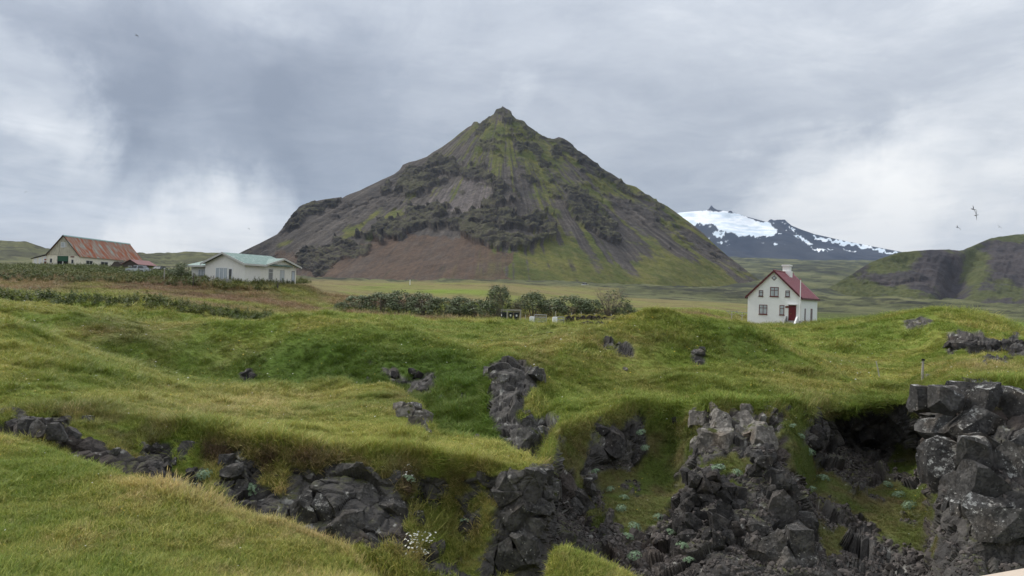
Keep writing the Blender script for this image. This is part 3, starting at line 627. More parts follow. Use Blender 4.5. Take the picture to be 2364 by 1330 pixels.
PK = [(440, 640), (560, 581), (600, 562), (640, 541), (655, 524), (665, 512), (672, 500), (690, 480), (705, 472), (720, 466), (735, 463), (750, 460), (783, 456), (790, 458), (800, 452), (830, 441), (870, 421), (910, 402), (922, 392), (930, 380), (945, 374), (960, 371), (985, 362), (1000, 351), (1020, 340), (1040, 326), (1062, 308), (1080, 294), (1088, 290), (1094, 281), (1102, 281), (1107, 286), (1118, 277), (1130, 270), (1141, 263), (1144, 255), (1150, 251), (1157, 249), (1160, 245), (1165, 248), (1172, 252), (1176, 254), (1180, 257), (1183, 268), (1192, 277), (1204, 278), (1214, 284), (1218, 292), (1240, 306), (1262, 319), (1278, 321), (1290, 317), (1300, 320), (1311, 326), (1322, 336), (1332, 348), (1352, 358), (1368, 371), (1374, 375), (1380, 377), (1385, 386), (1400, 396), (1410, 400), (1430, 413), (1434, 411), (1442, 424), (1468, 431), (1490, 447), (1510, 459), (1516, 459), (1518, 466), (1540, 476), (1560, 490), (1600, 520), (1625, 540), (1640, 556), (1680, 591), (1720, 621), (1760, 651), (1800, 676), (1900, 690)]
OUT_M = [  # bands of crag on the mountain: outline, how far they stand out
 ([(905, 420), (935, 378), (1000, 362), (1052, 364), (1062, 385), (1070, 395), (1030, 425), (985, 440), (930, 455), (890, 445)], 16),
 ([(1052, 390), (1110, 385), (1150, 405), (1165, 430), (1168, 455), (1145, 470), (1135, 440), (1105, 412), (1070, 412)], 12),
 ([(1000, 480), (1030, 478), (1035, 500), (1110, 490), (1160, 470), (1200, 490), (1265, 500), (1282, 520), (1280, 560), (1230, 570), (1185, 588), (1150, 570), (1080, 555), (1060, 535), (1000, 530), (940, 548), (880, 550), (832, 550), (860, 525), (930, 515), (960, 490)], 22),
 ([(1300, 440), (1330, 428), (1355, 440), (1370, 470), (1390, 500), (1420, 520), (1430, 560), (1395, 545), (1350, 525), (1318, 505), (1305, 480), (1315, 460)], 18),
 ([(650, 525), (690, 478), (740, 460), (790, 455), (775, 475), (730, 500), (680, 520)], 10),
 ([(690, 585), (760, 565), (850, 560), (835, 600), (790, 620), (735, 625), (690, 610)], 6),
 ([(1080, 296), (1100, 280), (1140, 262), (1160, 246), (1185, 258), (1222, 290), (1240, 310), (1210, 320), (1180, 290), (1150, 280), (1120, 295), (1090, 310)], 8),
 ([(1240, 305), (1290, 317), (1335, 345), (1390, 385), (1440, 415), (1520, 460), (1520, 480), (1440, 440), (1380, 405), (1320, 365), (1270, 345)], 7),
 ([(1190, 310), (1230, 330), (1260, 370), (1290, 400), (1260, 395), (1210, 350)], 5), ([(1105, 330), (1150, 325), (1170, 345), (1140, 355), (1110, 350)], 4),
 ([(1210, 400), (1240, 410), (1250, 440), (1225, 440)], 4), ([(1165, 425), (1190, 440), (1200, 465), (1180, 455)], 4), ([(1280, 415), (1310, 420), (1290, 445), (1270, 440)], 4)]
def mtn_relief(fp, fx, fy, ft):
    ang = np.arctan((fx - 1162) / np.maximum(fy - 205, 20) ** 1.18 * 2.6); rad = np.hypot(fx - 1162, fy - 180)
    fan = fbm(np.stack([ang * 22, rad / 260, ang * 0], 1), 4, 201)
    hh = 9 * fbm(fp / 190, 4, 202) * sstep(0, .2, ft) + 2.2 * fbm(fp / 28, 3, 203) + 2.2 * fan * sstep(.05, .3, ft)
    hh *= (1 - .75 * sstep(.9, 1, ft)); hh *= sstep(0, .05, ft)
    crag = np.zeros(len(fx)); stand = np.zeros(len(fx))
    for k, (po, amt) in enumerate(OUT_M):
        m = soft(fx, fy, po, wob=30, seed=k + 3, sc=34) * (fbm(fp / np.array([60., 60., 30.]), 3, 240) > -.30); crag = np.maximum(crag, m); stand = np.maximum(stand, m * amt)
    stray = (fbm(fp / np.array([40., 40., 22.]), 4, 241) > .50) & (ft > .55) & (ft < .95); crag = np.maximum(crag, stray * .8); stand = np.maximum(stand, stray * 4.0)
    i = np.where(crag > 0)[0]
    q = fp[i] / np.array([17., 17., 13.]) + .35 * np.stack([fbm(fp[i] / 14, 2, 204), fbm(fp[i] / 14, 2, 205), fbm(fp[i] / 14, 2, 206)], 1)
    edge = 1 - sstep(.94, 1, ft[i])
    pi2 = fp[i] + 14 * np.stack([fbm(fp[i] / 40, 2, 204), fbm(fp[i] / 40, 2, 205), fbm(fp[i] / 40, 2, 206)], 1)
    rib = 1 - 2 * np.abs(fbm(pi2 / np.array([15., 15., 46.]), 4, 208, gain=.55)); ledge = 1 - 2 * np.abs(fbm(pi2 / np.array([60., 60., 11.]), 4, 209, gain=.55))
    fv, fe = facets(pi2 / np.array([20., 20., 14.]), 231)
    hh[i] += (stand[i] * .45 + 4.5 * (rib - .5) + 5.5 * (ledge - .5) + 4.5 * fv - 1.5 * (1 - np.clip(fe * 5, 0, 1))) * (.3 + .7 * edge)
    # more broken ground on the upper cone
    upb = sstep(.55, .8, ft) * (1 - sstep(.94, 1, ft)) * (1 - crag)
    g1, g2, gid = worley(fp / np.array([22., 22., 30.]), 209); hh += upb * (6 * (gid - .5) + 3 * np.clip((g2 - g1) * 2, 0, 1)) * sstep(.05, .35, fbm(fp / 60, 3, 210) + .2)
    return hh, (fan, crag, ang, rad)
def mtn_colour(w, fx, fy, ft, ex, nrm):
    fan, crag, ang, rad = ex
    n1 = fbm(w / 45, 4, 221); n2 = fbm(w / 12, 3, 222)
    scree = lerp(np.broadcast_to(np.array([.092, .079, .067]), w.shape), [.064, .057, .051], np.clip(.5 + n1 * 1.2, 0, 1))
    scree = lerp(scree, [.125, .108, .100], soft(fx, fy, [(930, 492), (1080, 412), (1150, 425), (1170, 490), (1060, 490), (1000, 478), (860, 530)], wob=18, seed=31) * np.clip(.7 + n2, 0, 1))
    brown = np.clip(soft(fx, fy, [(600, 680), (640, 585), (720, 580), (840, 552), (940, 548), (1060, 540), (1110, 565), (1185, 600), (1175, 680)], wob=30, seed=32) * (.85 + .5 * n1), 0, 1)
    st1 = fbm(np.stack([ang * 120, rad / 170, ang * 0 + 8], 1), 3, 224); scree = scree * (1 + .55 * st1)[:, None]
    c = lerp(scree, lerp(np.broadcast_to(np.array([.104, .070, .048]), w.shape), [.066, .050, .040], np.clip(.2 + st1 * .9 + n2 * .9, 0, 1)), brown)
    def g(cx, cy, rx, ry): return np.exp(-((fx - cx) / rx) ** 2 - ((fy - cy) / ry) ** 2)
    bias = -.30 + .62 * g(1190, 350, 130, 70) + .35 * g(1150, 300, 60, 30) + .8 * g(1330, 650, 250, 50) + .55 * g(1600, 640, 120, 40) + .48 * g(1420, 440, 130, 35) + .35 * g(1560, 530, 90, 40) \
        + .62 * g(820, 535, 60, 16) + .55 * g(700, 565, 70, 12) + .6 * g(900, 500, 60, 12) + .5 * g(1200, 600, 70, 25) + .3 * g(1250, 460, 40, 50) + .45 * g(1300, 585, 60, 30) - .3 * g(1420, 590, 60, 60) - .35 * g(1480, 520, 60, 50) + .35 * g(1000, 445, 80, 15) + .14 * (fx > 1210)
    fan2 = fbm(np.stack([ang * 60, rad / 220, ang * 0 + 4], 1), 3, 223)
    moss = sstep(-.05, .26, bias + .50 * fan + .55 * fan2 + .35 * n1 + .2 * n2) * (1 - brown * .9)
    mc = lerp(np.broadcast_to(np.array([.140, .140, .030]), w.shape), [.082, .098, .022], np.clip(.5 + 1.5 * n1, 0, 1))
    mc = lerp(mc, [.155, .140, .045], np.clip(n2 * 1.2, 0, .6))
    c = lerp(c, mc, moss * .85)
    rc = lerp(np.broadcast_to(np.array([.036, .033, .030]), w.shape), [.078, .069, .058], np.clip(.45 + n1 * 1.0 + n2 * .5, 0, 1))
    rc = lerp(rc, [.100, .102, .030], sstep(.58, .80, nrm[:, 2] + .30 * n1) * .35)
    return np.clip(lerp(c, rc, crag * .9), .01, 1)
m_mtn = attr_mat('mountain_scree_moss', (.02, .12, .5), (.12, .28, .28), bump=1.0, bdist=4.0, bscale=.16)
hillsheet('mountain', PK, [(440, 676), (1900, 700)], [(440, 1500), (560, 1480), (800, 1150), (1150, 980), (1500, 1150), (1760, 1450), (1900, 1500)],
          [(440, 1560), (560, 1560), (800, 1680), (1000, 1850), (1160, 1900), (1400, 1850), (1600, 1720), (1760, 1560), (1900, 1560)],
          470, 1800, 2.5, 250, mtn_colour, mtn_relief, m_mtn)

GL = [(1400, 500), (1540, 496), (1570, 491), (1600, 488), (1630, 486), (1637, 482), (1642, 473), (1648, 480), (1655, 484), (1680, 488), (1687, 486), (1692, 489), (1720, 499), (1750, 507), (1771, 513), (1776, 508), (1780, 506), (1787, 509), (1795, 507), (1812, 507), (1818, 513), (1828, 521), (1845, 528), (1880, 540), (1950, 556), (2020, 570), (2080, 581), (2120, 592), (2200, 605)]
SNOW = [(1400, 480), (1560, 484), (1636, 484), (1690, 490), (1772, 514), (1780, 528), (1792, 532), (1788, 544), (1760, 548), (1735, 552), (1708, 550), (1682, 542), (1655, 528), (1636, 520), (1612, 516), (1600, 524), (1585, 530), (1560, 522), (1400, 515)]
def gl_relief(fp, fx, fy, ft):
    hh = (45 * fbm(fp / 900, 4, 301) + 14 * fbm(fp / 180, 3, 302)) * sstep(0, .15, ft) * (1 - .85 * sstep(.85, 1, ft))
    return hh, None
def gl_colour(w, fx, fy, ft, ex, nrm):
    n1 = fbm(w / 300, 4, 303); n2 = fbm(w / 90, 3, 304)
    c = lerp(np.broadcast_to(np.array([.030, .033, .042]), w.shape), [.055, .056, .060], np.clip(.4 + n1, 0, 1))
    s = soft(fx, fy, SNOW, wob=9, seed=41, sc=14)
    nun = soft(fx, fy, [(1632, 486), (1642, 470), (1653, 486)], wob=2, seed=43) + soft(fx, fy, [(1680, 491), (1687, 484), (1694, 492)], wob=2, seed=44)
    s *= 1 - np.clip(nun, 0, 1)
    for k, po in enumerate([[(1835, 540), (1850, 545), (1880, 566), (1870, 568), (1845, 552)], [(1870, 570), (1905, 582), (1912, 588), (1880, 576)], [(1875, 541), (1950, 557), (2010, 570), (2010, 575), (1940, 563), (1880, 548)],
                            [(1780, 560), (1795, 568), (1785, 572)], [(1650, 540), (1672, 543), (1668, 550), (1652, 547)], [(1822, 525), (1838, 530), (1836, 537)], [(1905, 572), (1925, 582), (1915, 582)], [(1612, 542), (1628, 540), (1622, 550)], [(1950, 575), (1980, 584), (1960, 584)], [(1660, 555), (1674, 562), (1664, 566)], [(2010, 572), (2075, 584), (2070, 588), (2020, 579)]]):
        s = np.maximum(s, soft(fx, fy, po, wob=9, seed=50 + k, sc=9))
    sp = sstep(.56, .60, fbm(np.stack([fx / 13 + fy / 22, fy / 5, fx * 0], 1), 3, 305)) * (fy < 590) * sstep(575, 545, fy + 0 * fx) * (fx > 1600)
    s = np.maximum(s, sp)
    snow = lerp(np.broadcast_to(np.array([.86, .88, .90]), w.shape), [.62, .70, .76], np.clip(.3 + 1.8 * fbm(np.stack([fx / 30, fy / 4, fx * 0], 1), 3, 306) + sstep(515, 545, fy) * .5, 0, 1))
    return np.clip(lerp(c, snow, s), .01, 1)
m_gl = attr_mat('glacier_and_lava', (.002, .01), (.08, .12), bump=.3, bdist=20.0, bscale=.01)
hillsheet('glacier_mountain', GL, [(1400, 640), (2300, 640)], [(1400, 7600), (2300, 7600)], [(1400, 9800), (1700, 9900), (2300, 9300)], 1500, 2230, 1.5, 90, gl_colour, gl_relief, m_gl, back=(1500, -.4))

CR = [(1860, 705), (1900, 672), (1930, 655), (1960, 636), (2000, 611), (2030, 597), (2060, 586), (2085, 580), (2110, 578), (2150, 577), (2190, 577), (2215, 580), (2225, 577), (2240, 570), (2265, 558), (2285, 551), (2310, 546), (2340, 542), (2364, 540), (2450, 532), (2600, 540), (2900, 600), (3100, 640)]
def cr_relief(fp, fx, fy, ft):
    ang = (fx + (fy - 560) * .35); fan = fbm(np.stack([ang / 13, fy / 130, fx * 0], 1), 4, 311)
    hh = (16 * fbm(fp / 160, 4, 312) - 2 * np.abs(fan) + 8 * fbm(fp / 34, 4, 315, gain=.6)) * sstep(0, .1, ft) * (1 - .8 * sstep(.88, 1, ft))
    # the valley between the crater and the higher slope behind it
    hh -= 30 * np.exp(-((fx - (2235 - (fy - 580) * .35)) / 34) ** 2) * sstep(.98, .7, ft)
    led = soft(fx, fy, [(1985, 645), (2020, 632), (2110, 630), (2140, 640), (2060, 652), (1990, 656)], wob=10, seed=61); hh += led * 4
    return hh, (fan, led)
def cr_colour(w, fx, fy, ft, ex, nrm):
    fan, led = ex; n1 = fbm(w / 60, 4, 313); n2 = fbm(w / 15, 3, 314)
    dark = lerp(np.broadcast_to(np.array([.046, .042, .044]), w.shape), [.068, .058, .056], np.clip(.5 + n1, 0, 1))
    grn = lerp(np.broadcast_to(np.array([.062, .074, .024]), w.shape), [.085, .090, .034], np.clip(.5 + n2, 0, 1))
    def g(cx, cy, rx, ry): return np.exp(-((fx - cx) / rx) ** 2 - ((fy - cy) / ry) ** 2)
    b = -.06 + .7 * g(2060, 612, 60, 18) + .6 * g(2090, 585, 80, 8) + .8 * g(1960, 665, 60, 22) + .6 * g(2060, 680, 120, 14) + .7 * g(2255, 610, 22, 60) + .5 * g(2340, 548, 80, 10) + .5 * g(2330, 665, 40, 25) - .7 * g(2170, 620, 60, 40) - .5 * g(2320, 600, 50, 40) - .5 * g(2050, 645, 70, 10)
    m = sstep(-.10, .26, b + .16 * fan + .5 * n1 + .35 * n2)
    c = lerp(dark, grn, m * .9); return np.clip(lerp(c, [.045, .044, .038], led * .5 * np.clip(.6 + n2 * 2, 0, 1)), .01, 1)
m_cr = attr_mat('crater_slope', (.02, .15), (.16, .3), bump=1.0, bdist=3.0, bscale=.12)
hillsheet('crater_hill', CR, [(1860, 712), (2364, 722), (3100, 735)], [(1860, 1300), (2364, 1150), (3100, 1150)], [(1860, 1320), (2000, 1500), (2150, 1600), (2364, 1900), (3100, 1900)], 1860, 3000, 3.0, 110, cr_colour, cr_relief, m_cr)

# ------------------------------------------------------------------ rock outcrops of jointed basalt
m_rock = rock_mat('basalt_dark', (.078, .073, .068), (.15, .14, .128), .07)
m_rock_l = rock_mat('basalt_lichened', (.11, .104, .096), (.21, .20, .18), .15, moss_amt=.10)
m_rock_g = rock_mat('basalt_grey', (.20, .182, .16), (.31, .285, .25), .11, moss_amt=.07)
m_rock_w = rock_mat('basalt_white_lichen', (.080, .076, .072), (.155, .146, .136), .13, lichen=(.52, .52, .49))
m_rock_k = rock_mat('basalt_black', (.050, .046, .044), (.095, .085, .077), .03)
def poly_edge_dist(x, y, poly):
    best = 1e9
    for k in range(len(poly)):
        x1, y1 = poly[k]; x2, y2 = poly[(k + 1) % len(poly)]
        dx, dy = x2 - x1, y2 - y1; t = max(0, min(1, ((x - x1) * dx + (y - y1) * dy) / (dx * dx + dy * dy + 1e-9)))
        best = min(best, math.hypot(x - x1 - t * dx, y - y1 - t * dy))
    return best
def rock_cell(seed, others, r, gap, rnd, rough):
    bm = bmesh.new(); bmesh.ops.create_cube(bm, size=2 * r)
    planes = []
    for o in others:
        d = o - seed; L_ = d.length
        if L_ < 2.2 * r:
            n = (d.normalized() + Vector((rnd.gauss(0, .12), rnd.gauss(0, .12), rnd.gauss(0, .12)))).normalized()
            planes.append((d * .5 - d.normalized() * gap, n))
    for k in range(7):
        n = Vector((rnd.gauss(0, 1), rnd.gauss(-.5, 1), rnd.gauss(0.1, .9))).normalized(); planes.append((n * r * rnd.uniform(.55, .95), n))
    for co, no in planes:
        bmesh.ops.bisect_plane(bm, geom=bm.verts[:] + bm.edges[:] + bm.faces[:], plane_co=co, plane_no=no, clear_outer=True)
        ed = [e for e in bm.edges if e.is_boundary]
        if ed: bmesh.ops.holes_fill(bm, edges=ed)
        if len(bm.verts) < 4: bm.free(); return None
    bmesh.ops.remove_doubles(bm, verts=bm.verts[:], dist=.03 * r)
    bmesh.ops.triangulate(bm, faces=bm.faces[:])
    for lim in (.55, .34):
        long_e = [e for e in bm.edges if e.calc_length() > lim * r]
        if long_e: bmesh.ops.subdivide_edges(bm, edges=long_e, cuts=1)
        bmesh.ops.triangulate(bm, faces=[f for f in bm.faces if len(f.verts) > 3])
    if len(bm.verts):
        co = np.array([v.co for v in bm.verts]); w = co + np.array(seed)
        o = np.stack([fbm(w / (.42 * r) + s_, 3, 400 + s_, gain=.6) for s_ in (0, 5, 9)], 1) * rough * r
        for v, d in zip(bm.verts, o): v.co += Vector(d)
    return bm
def outcrop(label, poly, size, material, bulge=.35, seed=1, group=None, back=True, name='rock_outcrop', squash=1.0, drange=None):
    rnd = random.Random(seed); ax = np.array([p[0] for p in poly], float); ay = np.array([p[1] for p in poly], float)
    smp = [vis(x, y) for x in np.linspace(ax.min(), ax.max(), 9) for y in np.linspace(ay.min(), ay.max(), 9) if inpoly(np.array([x]), np.array([y]), poly)[0]]
    smp = [p for p in smp if p]
    if drange is None:
        ds = np.array([p.y for p in smp]); med = np.median(ds); lo, hi = np.percentile(ds, 15), np.percentile(ds, 85)
        lo, hi = max(lo, med - 2.2 * size), min(hi, med + 2.2 * size)
    else: lo, hi = min(drange), max(drange); med = (lo + hi) / 2
    stp = size * .86 / med * F; seeds = []; ghosts = []; spx = []; gpx_ = []; rad_ = []; row = 0; y = ay.min() - stp * 1.6
    while y < ay.max() + stp * 1.6:
        x = ax.min() - stp * 1.6 - (stp * .5 if row % 2 else 0)
        while x < ax.max() + stp * 1.6:
            xx, yy = x + rnd.uniform(-.48, .48) * stp, y + rnd.uniform(-.48, .48) * stp
            ins = inpoly(np.array([xx]), np.array([yy]), poly)[0]; e = poly_edge_dist(xx, yy, poly) / stp
            if (ins and rnd.random() > .15) or (not ins and e < 1.5):
                if drange is not None: d = drange[0] + (drange[1] - drange[0]) * (yy - ay.min()) / (ay.max() - ay.min())
                else:
                    p = vis(xx, yy); d = min(max(p.y if p else med, lo), hi)
                d += size * ((.14 if ax.mean() < 1130 else .42 if size >= .5 else .30) - bulge * min(1.2, e if ins else 0)) + rnd.uniform(-.12, .12) * size
                if ins: seeds.append(P(xx, yy, d)); spx.append((xx, yy, d)); rad_.append(size * min(1.05, .80 * e + .26))
                else: gpx_.append((xx, yy))
            x += stp
        y += stp * .92 * squash; row += 1
    for (gx_, gy_) in gpx_ if spx else []:
        ds_ = sorted(((q[0] - gx_) ** 2 + (q[1] - gy_) ** 2, q[2]) for q in spx)[:3]; ghosts.append(P(gx_, gy_, sum(q[1] for q in ds_) / len(ds_)))
    if not seeds:
        ghosts = []; rad_ = [size * .6] * 2
        for dx_ in (-.3, .3): seeds.append(P(ax.mean() + dx_ * stp, ay.mean(), med + .2 * size))
    nf = len(seeds)
    g0 = ghosts[:]
    for s0 in g0: ghosts.append(s0 + Vector((0, size * .85, -.1 * size)))
    for s0 in seeds[:nf] + g0: ghosts.append(s0 + Vector((rnd.uniform(-.32, .32) * size, -size * rnd.uniform(.70, .88), rnd.uniform(-.2, .4) * size)))
    if back:
        for s0 in seeds[:nf]: seeds.append(s0 + Vector((rnd.uniform(-.3, .3) * size, size * rnd.uniform(.75, 1.0), rnd.uniform(-.3, .1) * size)))
    base = min(seeds, key=lambda v: v.z); cen = sum(seeds, Vector()) / len(seeds)
    root = empty(name, (cen.x, cen.y, base.z - size * .4)); tag(root, label, 'rock', group)
    for i, s0 in enumerate(seeds):
        ot = [o for j, o in enumerate(seeds + ghosts) if j != i and (o - s0).length < size * 2.2]
        bm = rock_cell(s0, ot, rad_[i % nf], size * rnd.uniform(.002, .016), rnd, .11)
        if bm is None or len(bm.faces) < 4: continue
        me = bpy.data.meshes.new('rock_block'); bm.to_mesh(me); bm.free()
        link('rock_block', me, material, root, s0 - root.location)
    return root
OUTCROPS = [
 ('long dark flat-topped rock ledge above the nearest grass slope', [(15, 980), (60, 968), (150, 982), (168, 1005), (150, 1036), (90, 1030), (30, 1000)], .42, m_rock, .35),
 ('thin broken slabs of dark rock behind the long ledge', [(82, 968), (120, 962), (215, 968), (212, 984), (130, 982)], .30, m_rock, .3),
 ('small dark rock knob on the terrace edge, last before the plain turf', [(236, 946), (268, 943), (268, 960), (240, 964)], .28, m_rock, .3),
 ('small grey stone showing through the bank beside the sunken path', [(246, 1038), (272, 1034), (270, 1052), (250, 1055)], .22, m_rock_l, .3),
 ('narrow dark rock under tufts of dead grass, first of the small crags', [(332, 1042), (350, 1026), (386, 1040), (390, 1080), (352, 1106), (328, 1096)], .40, m_rock, .4),
 ('rounded dark crag beside the first pale green roseroot clump', [(400, 1102), (440, 1086), (465, 1102), (460, 1142), (420, 1152), (395, 1136)], .36, m_rock_k, .4),
 ('smooth grey-black block standing upright in the dry bank', [(508, 1066), (522, 1054), (580, 1058), (590, 1086), (562, 1140), (506, 1142)], .55, m_rock, .35),
 ('small pale grey stone below the upright block', [(560, 1148), (588, 1144), (590, 1168), (570, 1176)], .26, m_rock_g, .3),
 ('low dark stones between the upright block and the big black crag', [(612, 1100), (650, 1088), (660, 1104), (630, 1120)], .28, m_rock, .3),
 ('big black undercut crag of jointed blocks below the terrace', [(690, 1104), (720, 1090), (742, 1120), (800, 1136), (860, 1140), (920, 1152), (936, 1190), (930, 1262), (880, 1290), (820, 1252), (720, 1226), (655, 1192), (665, 1155)], .78, m_rock, .5),
 ('single dark stone just beside the big black crag', [(938, 1186), (968, 1190), (970, 1212), (945, 1220)], .38, m_rock, .3),
 ('small black rock with a pale plant in the grassy hollow', [(1054, 1190), (1105, 1195), (1108, 1232), (1060, 1246)], .36, m_rock_k, .4),
 ('little dark rock under the turf lip near the pillar', [(1106, 1094), (1134, 1090), (1136, 1116), (1112, 1118)], .30, m_rock, .3),
 ('tall pillar of cracked grey blocks at the end of the terrace', [(1160, 1104), (1190, 1092), (1240, 1088), (1252, 1112), (1272, 1190), (1262, 1262), (1285, 1345), (1170, 1345), (1112, 1338), (1120, 1272), (1150, 1232), (1146, 1132)], .74, m_rock, .5),
 ('pale lichened boulder leaning on the pillar at the end of the terrace', [(1248, 1118), (1290, 1108), (1306, 1124), (1296, 1160), (1268, 1172), (1250, 1150)], .60, m_rock_l, .7),
 ('craggy lichen-speckled tower at the head of the green gully', [(1146, 848), (1180, 840), (1206, 856), (1240, 852), (1242, 892), (1222, 930), (1192, 962), (1162, 1002), (1150, 985), (1136, 902)], 1.0, m_rock_l, .4),
 ('broad grey crag with lichened top below the tower', [(1158, 1030), (1200, 972), (1288, 966), (1300, 1010), (1290, 1042), (1330, 1082), (1340, 1110), (1280, 1094), (1200, 1062)], 1.0, m_rock_l, .45),
 ('dark stepped blocks between the pillar and the scree', [(1296, 1104), (1358, 1098), (1376, 1160), (1345, 1236), (1306, 1230), (1304, 1170)], .58, m_rock, .4),
 ('black overhanging boulder in the grassy alcove', [(1350, 986), (1380, 970), (1450, 976), (1476, 1010), (1470, 1052), (1432, 1082), (1392, 1062), (1356, 1012)], .75, m_rock_k, .6),
 ('dark reddish rock under the turf lip of the alcove', [(1540, 946), (1592, 946), (1596, 975), (1560, 988), (1536, 972)], .50, m_rock_k, .4),
 ('pale lichened crag capping the middle spur', [(1605, 962), (1640, 940), (1700, 940), (1760, 955), (1800, 935), (1815, 962), (1800, 1020), (1740, 1052), (1690, 1060), (1622, 1042)], .85, m_rock_g, .35),
 ('long ridge of dark toppling blocks down the middle spur', [(1742, 1056), (1808, 1062), (1832, 1122), (1862, 1172), (1900, 1232), (1915, 1345), (1705, 1345), (1728, 1232), (1738, 1132)], .62, m_rock, .4),
 ('rough dark rubble face on the shaded side of the middle spur', [(1590, 1090), (1640, 1095), (1735, 1130), (1720, 1240), (1690, 1345), (1570, 1345), (1560, 1240), (1585, 1150)], .42, m_rock_k, .25),
 ('dark rib of rock beside the cave mouth', [(1850, 950), (1890, 945), (1905, 1000), (1890, 1060), (1862, 1050), (1852, 1000)], .55, m_rock_k, .35),
 ('black blocks hanging over the cave under the turf', [(1945, 950), (2045, 945), (2060, 985), (2030, 1022), (1985, 1030), (1950, 1005)], .75, m_rock_k, .35),
 ('brown boulders at the back of the cave hollow', [(1990, 1030), (2055, 1028), (2062, 1062), (2010, 1072)], .65, m_rock_k, .35),
 ('massive dark headland of cracked rock with white lichen patches', [(2165, 920), (2250, 900), (2364, 915), (2440, 940), (2440, 1348), (2200, 1348), (2178, 1290), (2202, 1200), (2165, 1100), (2160, 1000)], 1.15, m_rock_w, .30),
 ('rounded grey blocks set in the turf above the green gully', [(905, 940), (950, 925), (985, 962), (1000, 1000), (986, 1010), (930, 1006), (903, 982)], .55, m_rock_g, .35),
 ('flat grey stone at the edge of the turf above the green gully', [(945, 918), (978, 920), (982, 938), (960, 936)], .45, m_rock_g, .3),
 ('dark rocks under the far side of the green gully', [(905, 866), (950, 858), (1000, 868), (995, 890), (950, 898), (915, 890)], .70, m_rock_k, .3),
 ('lone dark stone low on the slope of the green gully', [(970, 896), (998, 894), (998, 912), (974, 912)], .5, m_rock_k, .3),
 ('dark stones breaking the brown turf of the round hillock', [(1380, 796), (1440, 792), (1450, 808), (1400, 814)], .60, m_rock_l, .3),
 ('dark boulder half sunk in the round hillock below the red-roofed house', [(1596, 810), (1626, 808), (1630, 832), (1606, 832)], .75, m_rock, .4),
 ('pale flat stone in the turf of the round hillock', [(1424, 852), (1450, 852), (1448, 862), (1426, 862)], .4, m_rock_g, .2),
 ('grey stones on top of the far green mound', [(2102, 746), (2150, 738), (2160, 750), (2112, 760)], .75, m_rock_l, .3),
 ('dark broken bank of rock under the far green mound', [(2190, 800), (2250, 792), (2400, 788), (2420, 828), (2330, 828), (2250, 820)], .75, m_rock_k, .3),
 ('black hole of rock in the side of the long hummock', [(555, 856), (590, 852), (592, 876), (560, 880)], .6, m_rock_k, .2),
 ('grey lichened stones by the thin post at the cliff top', [(2136, 868), (2160, 866), (2172, 874), (2144, 888)], .45, m_rock_g, .3),
]
for k, (lb, po, sz, mt_, bg) in enumerate(OUTCROPS):
    outcrop(lb, po, sz, mt_, bg, seed=100 + k, group='basalt outcrops in the turf', back=sz > .34)

# ------------------------------------------------------------------ scattered stuff on points
def stuff_points(name, pts, rot, scl, idx, colr, sources, label, cat, material=None):
    """many small copies of a few source meshes, one object"""
    col = bpy.data.collections.new(name + '_sources')
    for i, me in enumerate(sources): col.objects.link(bpy.data.objects.new('%s_source_%02d' % (name, i), me))
    me = bpy.data.meshes.new(name); n = len(pts)
    me.vertices.add(n); me.vertices.foreach_set('co', np.asarray(pts, np.float32).reshape(-1))
    for nm, ty, dat, key in (('rot', 'FLOAT_VECTOR', rot, 'vector'), ('scl', 'FLOAT_VECTOR', scl, 'vector'), ('gcol', 'FLOAT_COLOR', np.concatenate([colr, np.ones((n, 1))], 1), 'color')):
        a = me.attributes.new(nm, ty, 'POINT'); a.data.foreach_set(key, np.asarray(dat, np.float32).reshape(-1))
    a = me.attributes.new('idx', 'INT', 'POINT'); a.data.foreach_set('value', np.asarray(idx, np.int32))
    o = bpy.data.objects.new(name, me); C.objects.link(o)
    ng = bpy.data.node_groups.new(name + '_scatter', 'GeometryNodeTree')
    ng.interface.new_socket('Geometry', in_out='INPUT', socket_type='NodeSocketGeometry'); ng.interface.new_socket('Geometry', in_out='OUTPUT', socket_type='NodeSocketGeometry')
    N, L = ng.nodes.new, ng.links.new
    gi, go = N('NodeGroupInput'), N('NodeGroupOutput'); ci = N('GeometryNodeCollectionInfo'); ci.inputs['Collection'].default_value = col
    ci.inputs['Separate Children'].default_value = True; ci.inputs['Reset Children'].default_value = True
    ip = N('GeometryNodeInstanceOnPoints'); ip.inputs['Pick Instance'].default_value = True
    m2p = N('GeometryNodeMeshToPoints'); L(gi.outputs[0], m2p.inputs[0]); L(m2p.outputs[0], ip.inputs['Points']); L(ci.outputs[0], ip.inputs['Instance'])
    for nm, ty, so in (('idx', 'INT', 'Instance Index'), ('rot', 'FLOAT_VECTOR', 'Rotation'), ('scl', 'FLOAT_VECTOR', 'Scale')):
        na = N('GeometryNodeInputNamedAttribute'); na.data_type = ty; na.inputs['Name'].default_value = nm; L(na.outputs['Attribute'], ip.inputs[so])
    L(ip.outputs[0], go.inputs[0])
    md = o.modifiers.new('scatter', 'NODES'); md.node_group = ng
    tag(o, label, cat, kind='stuff')
    return o
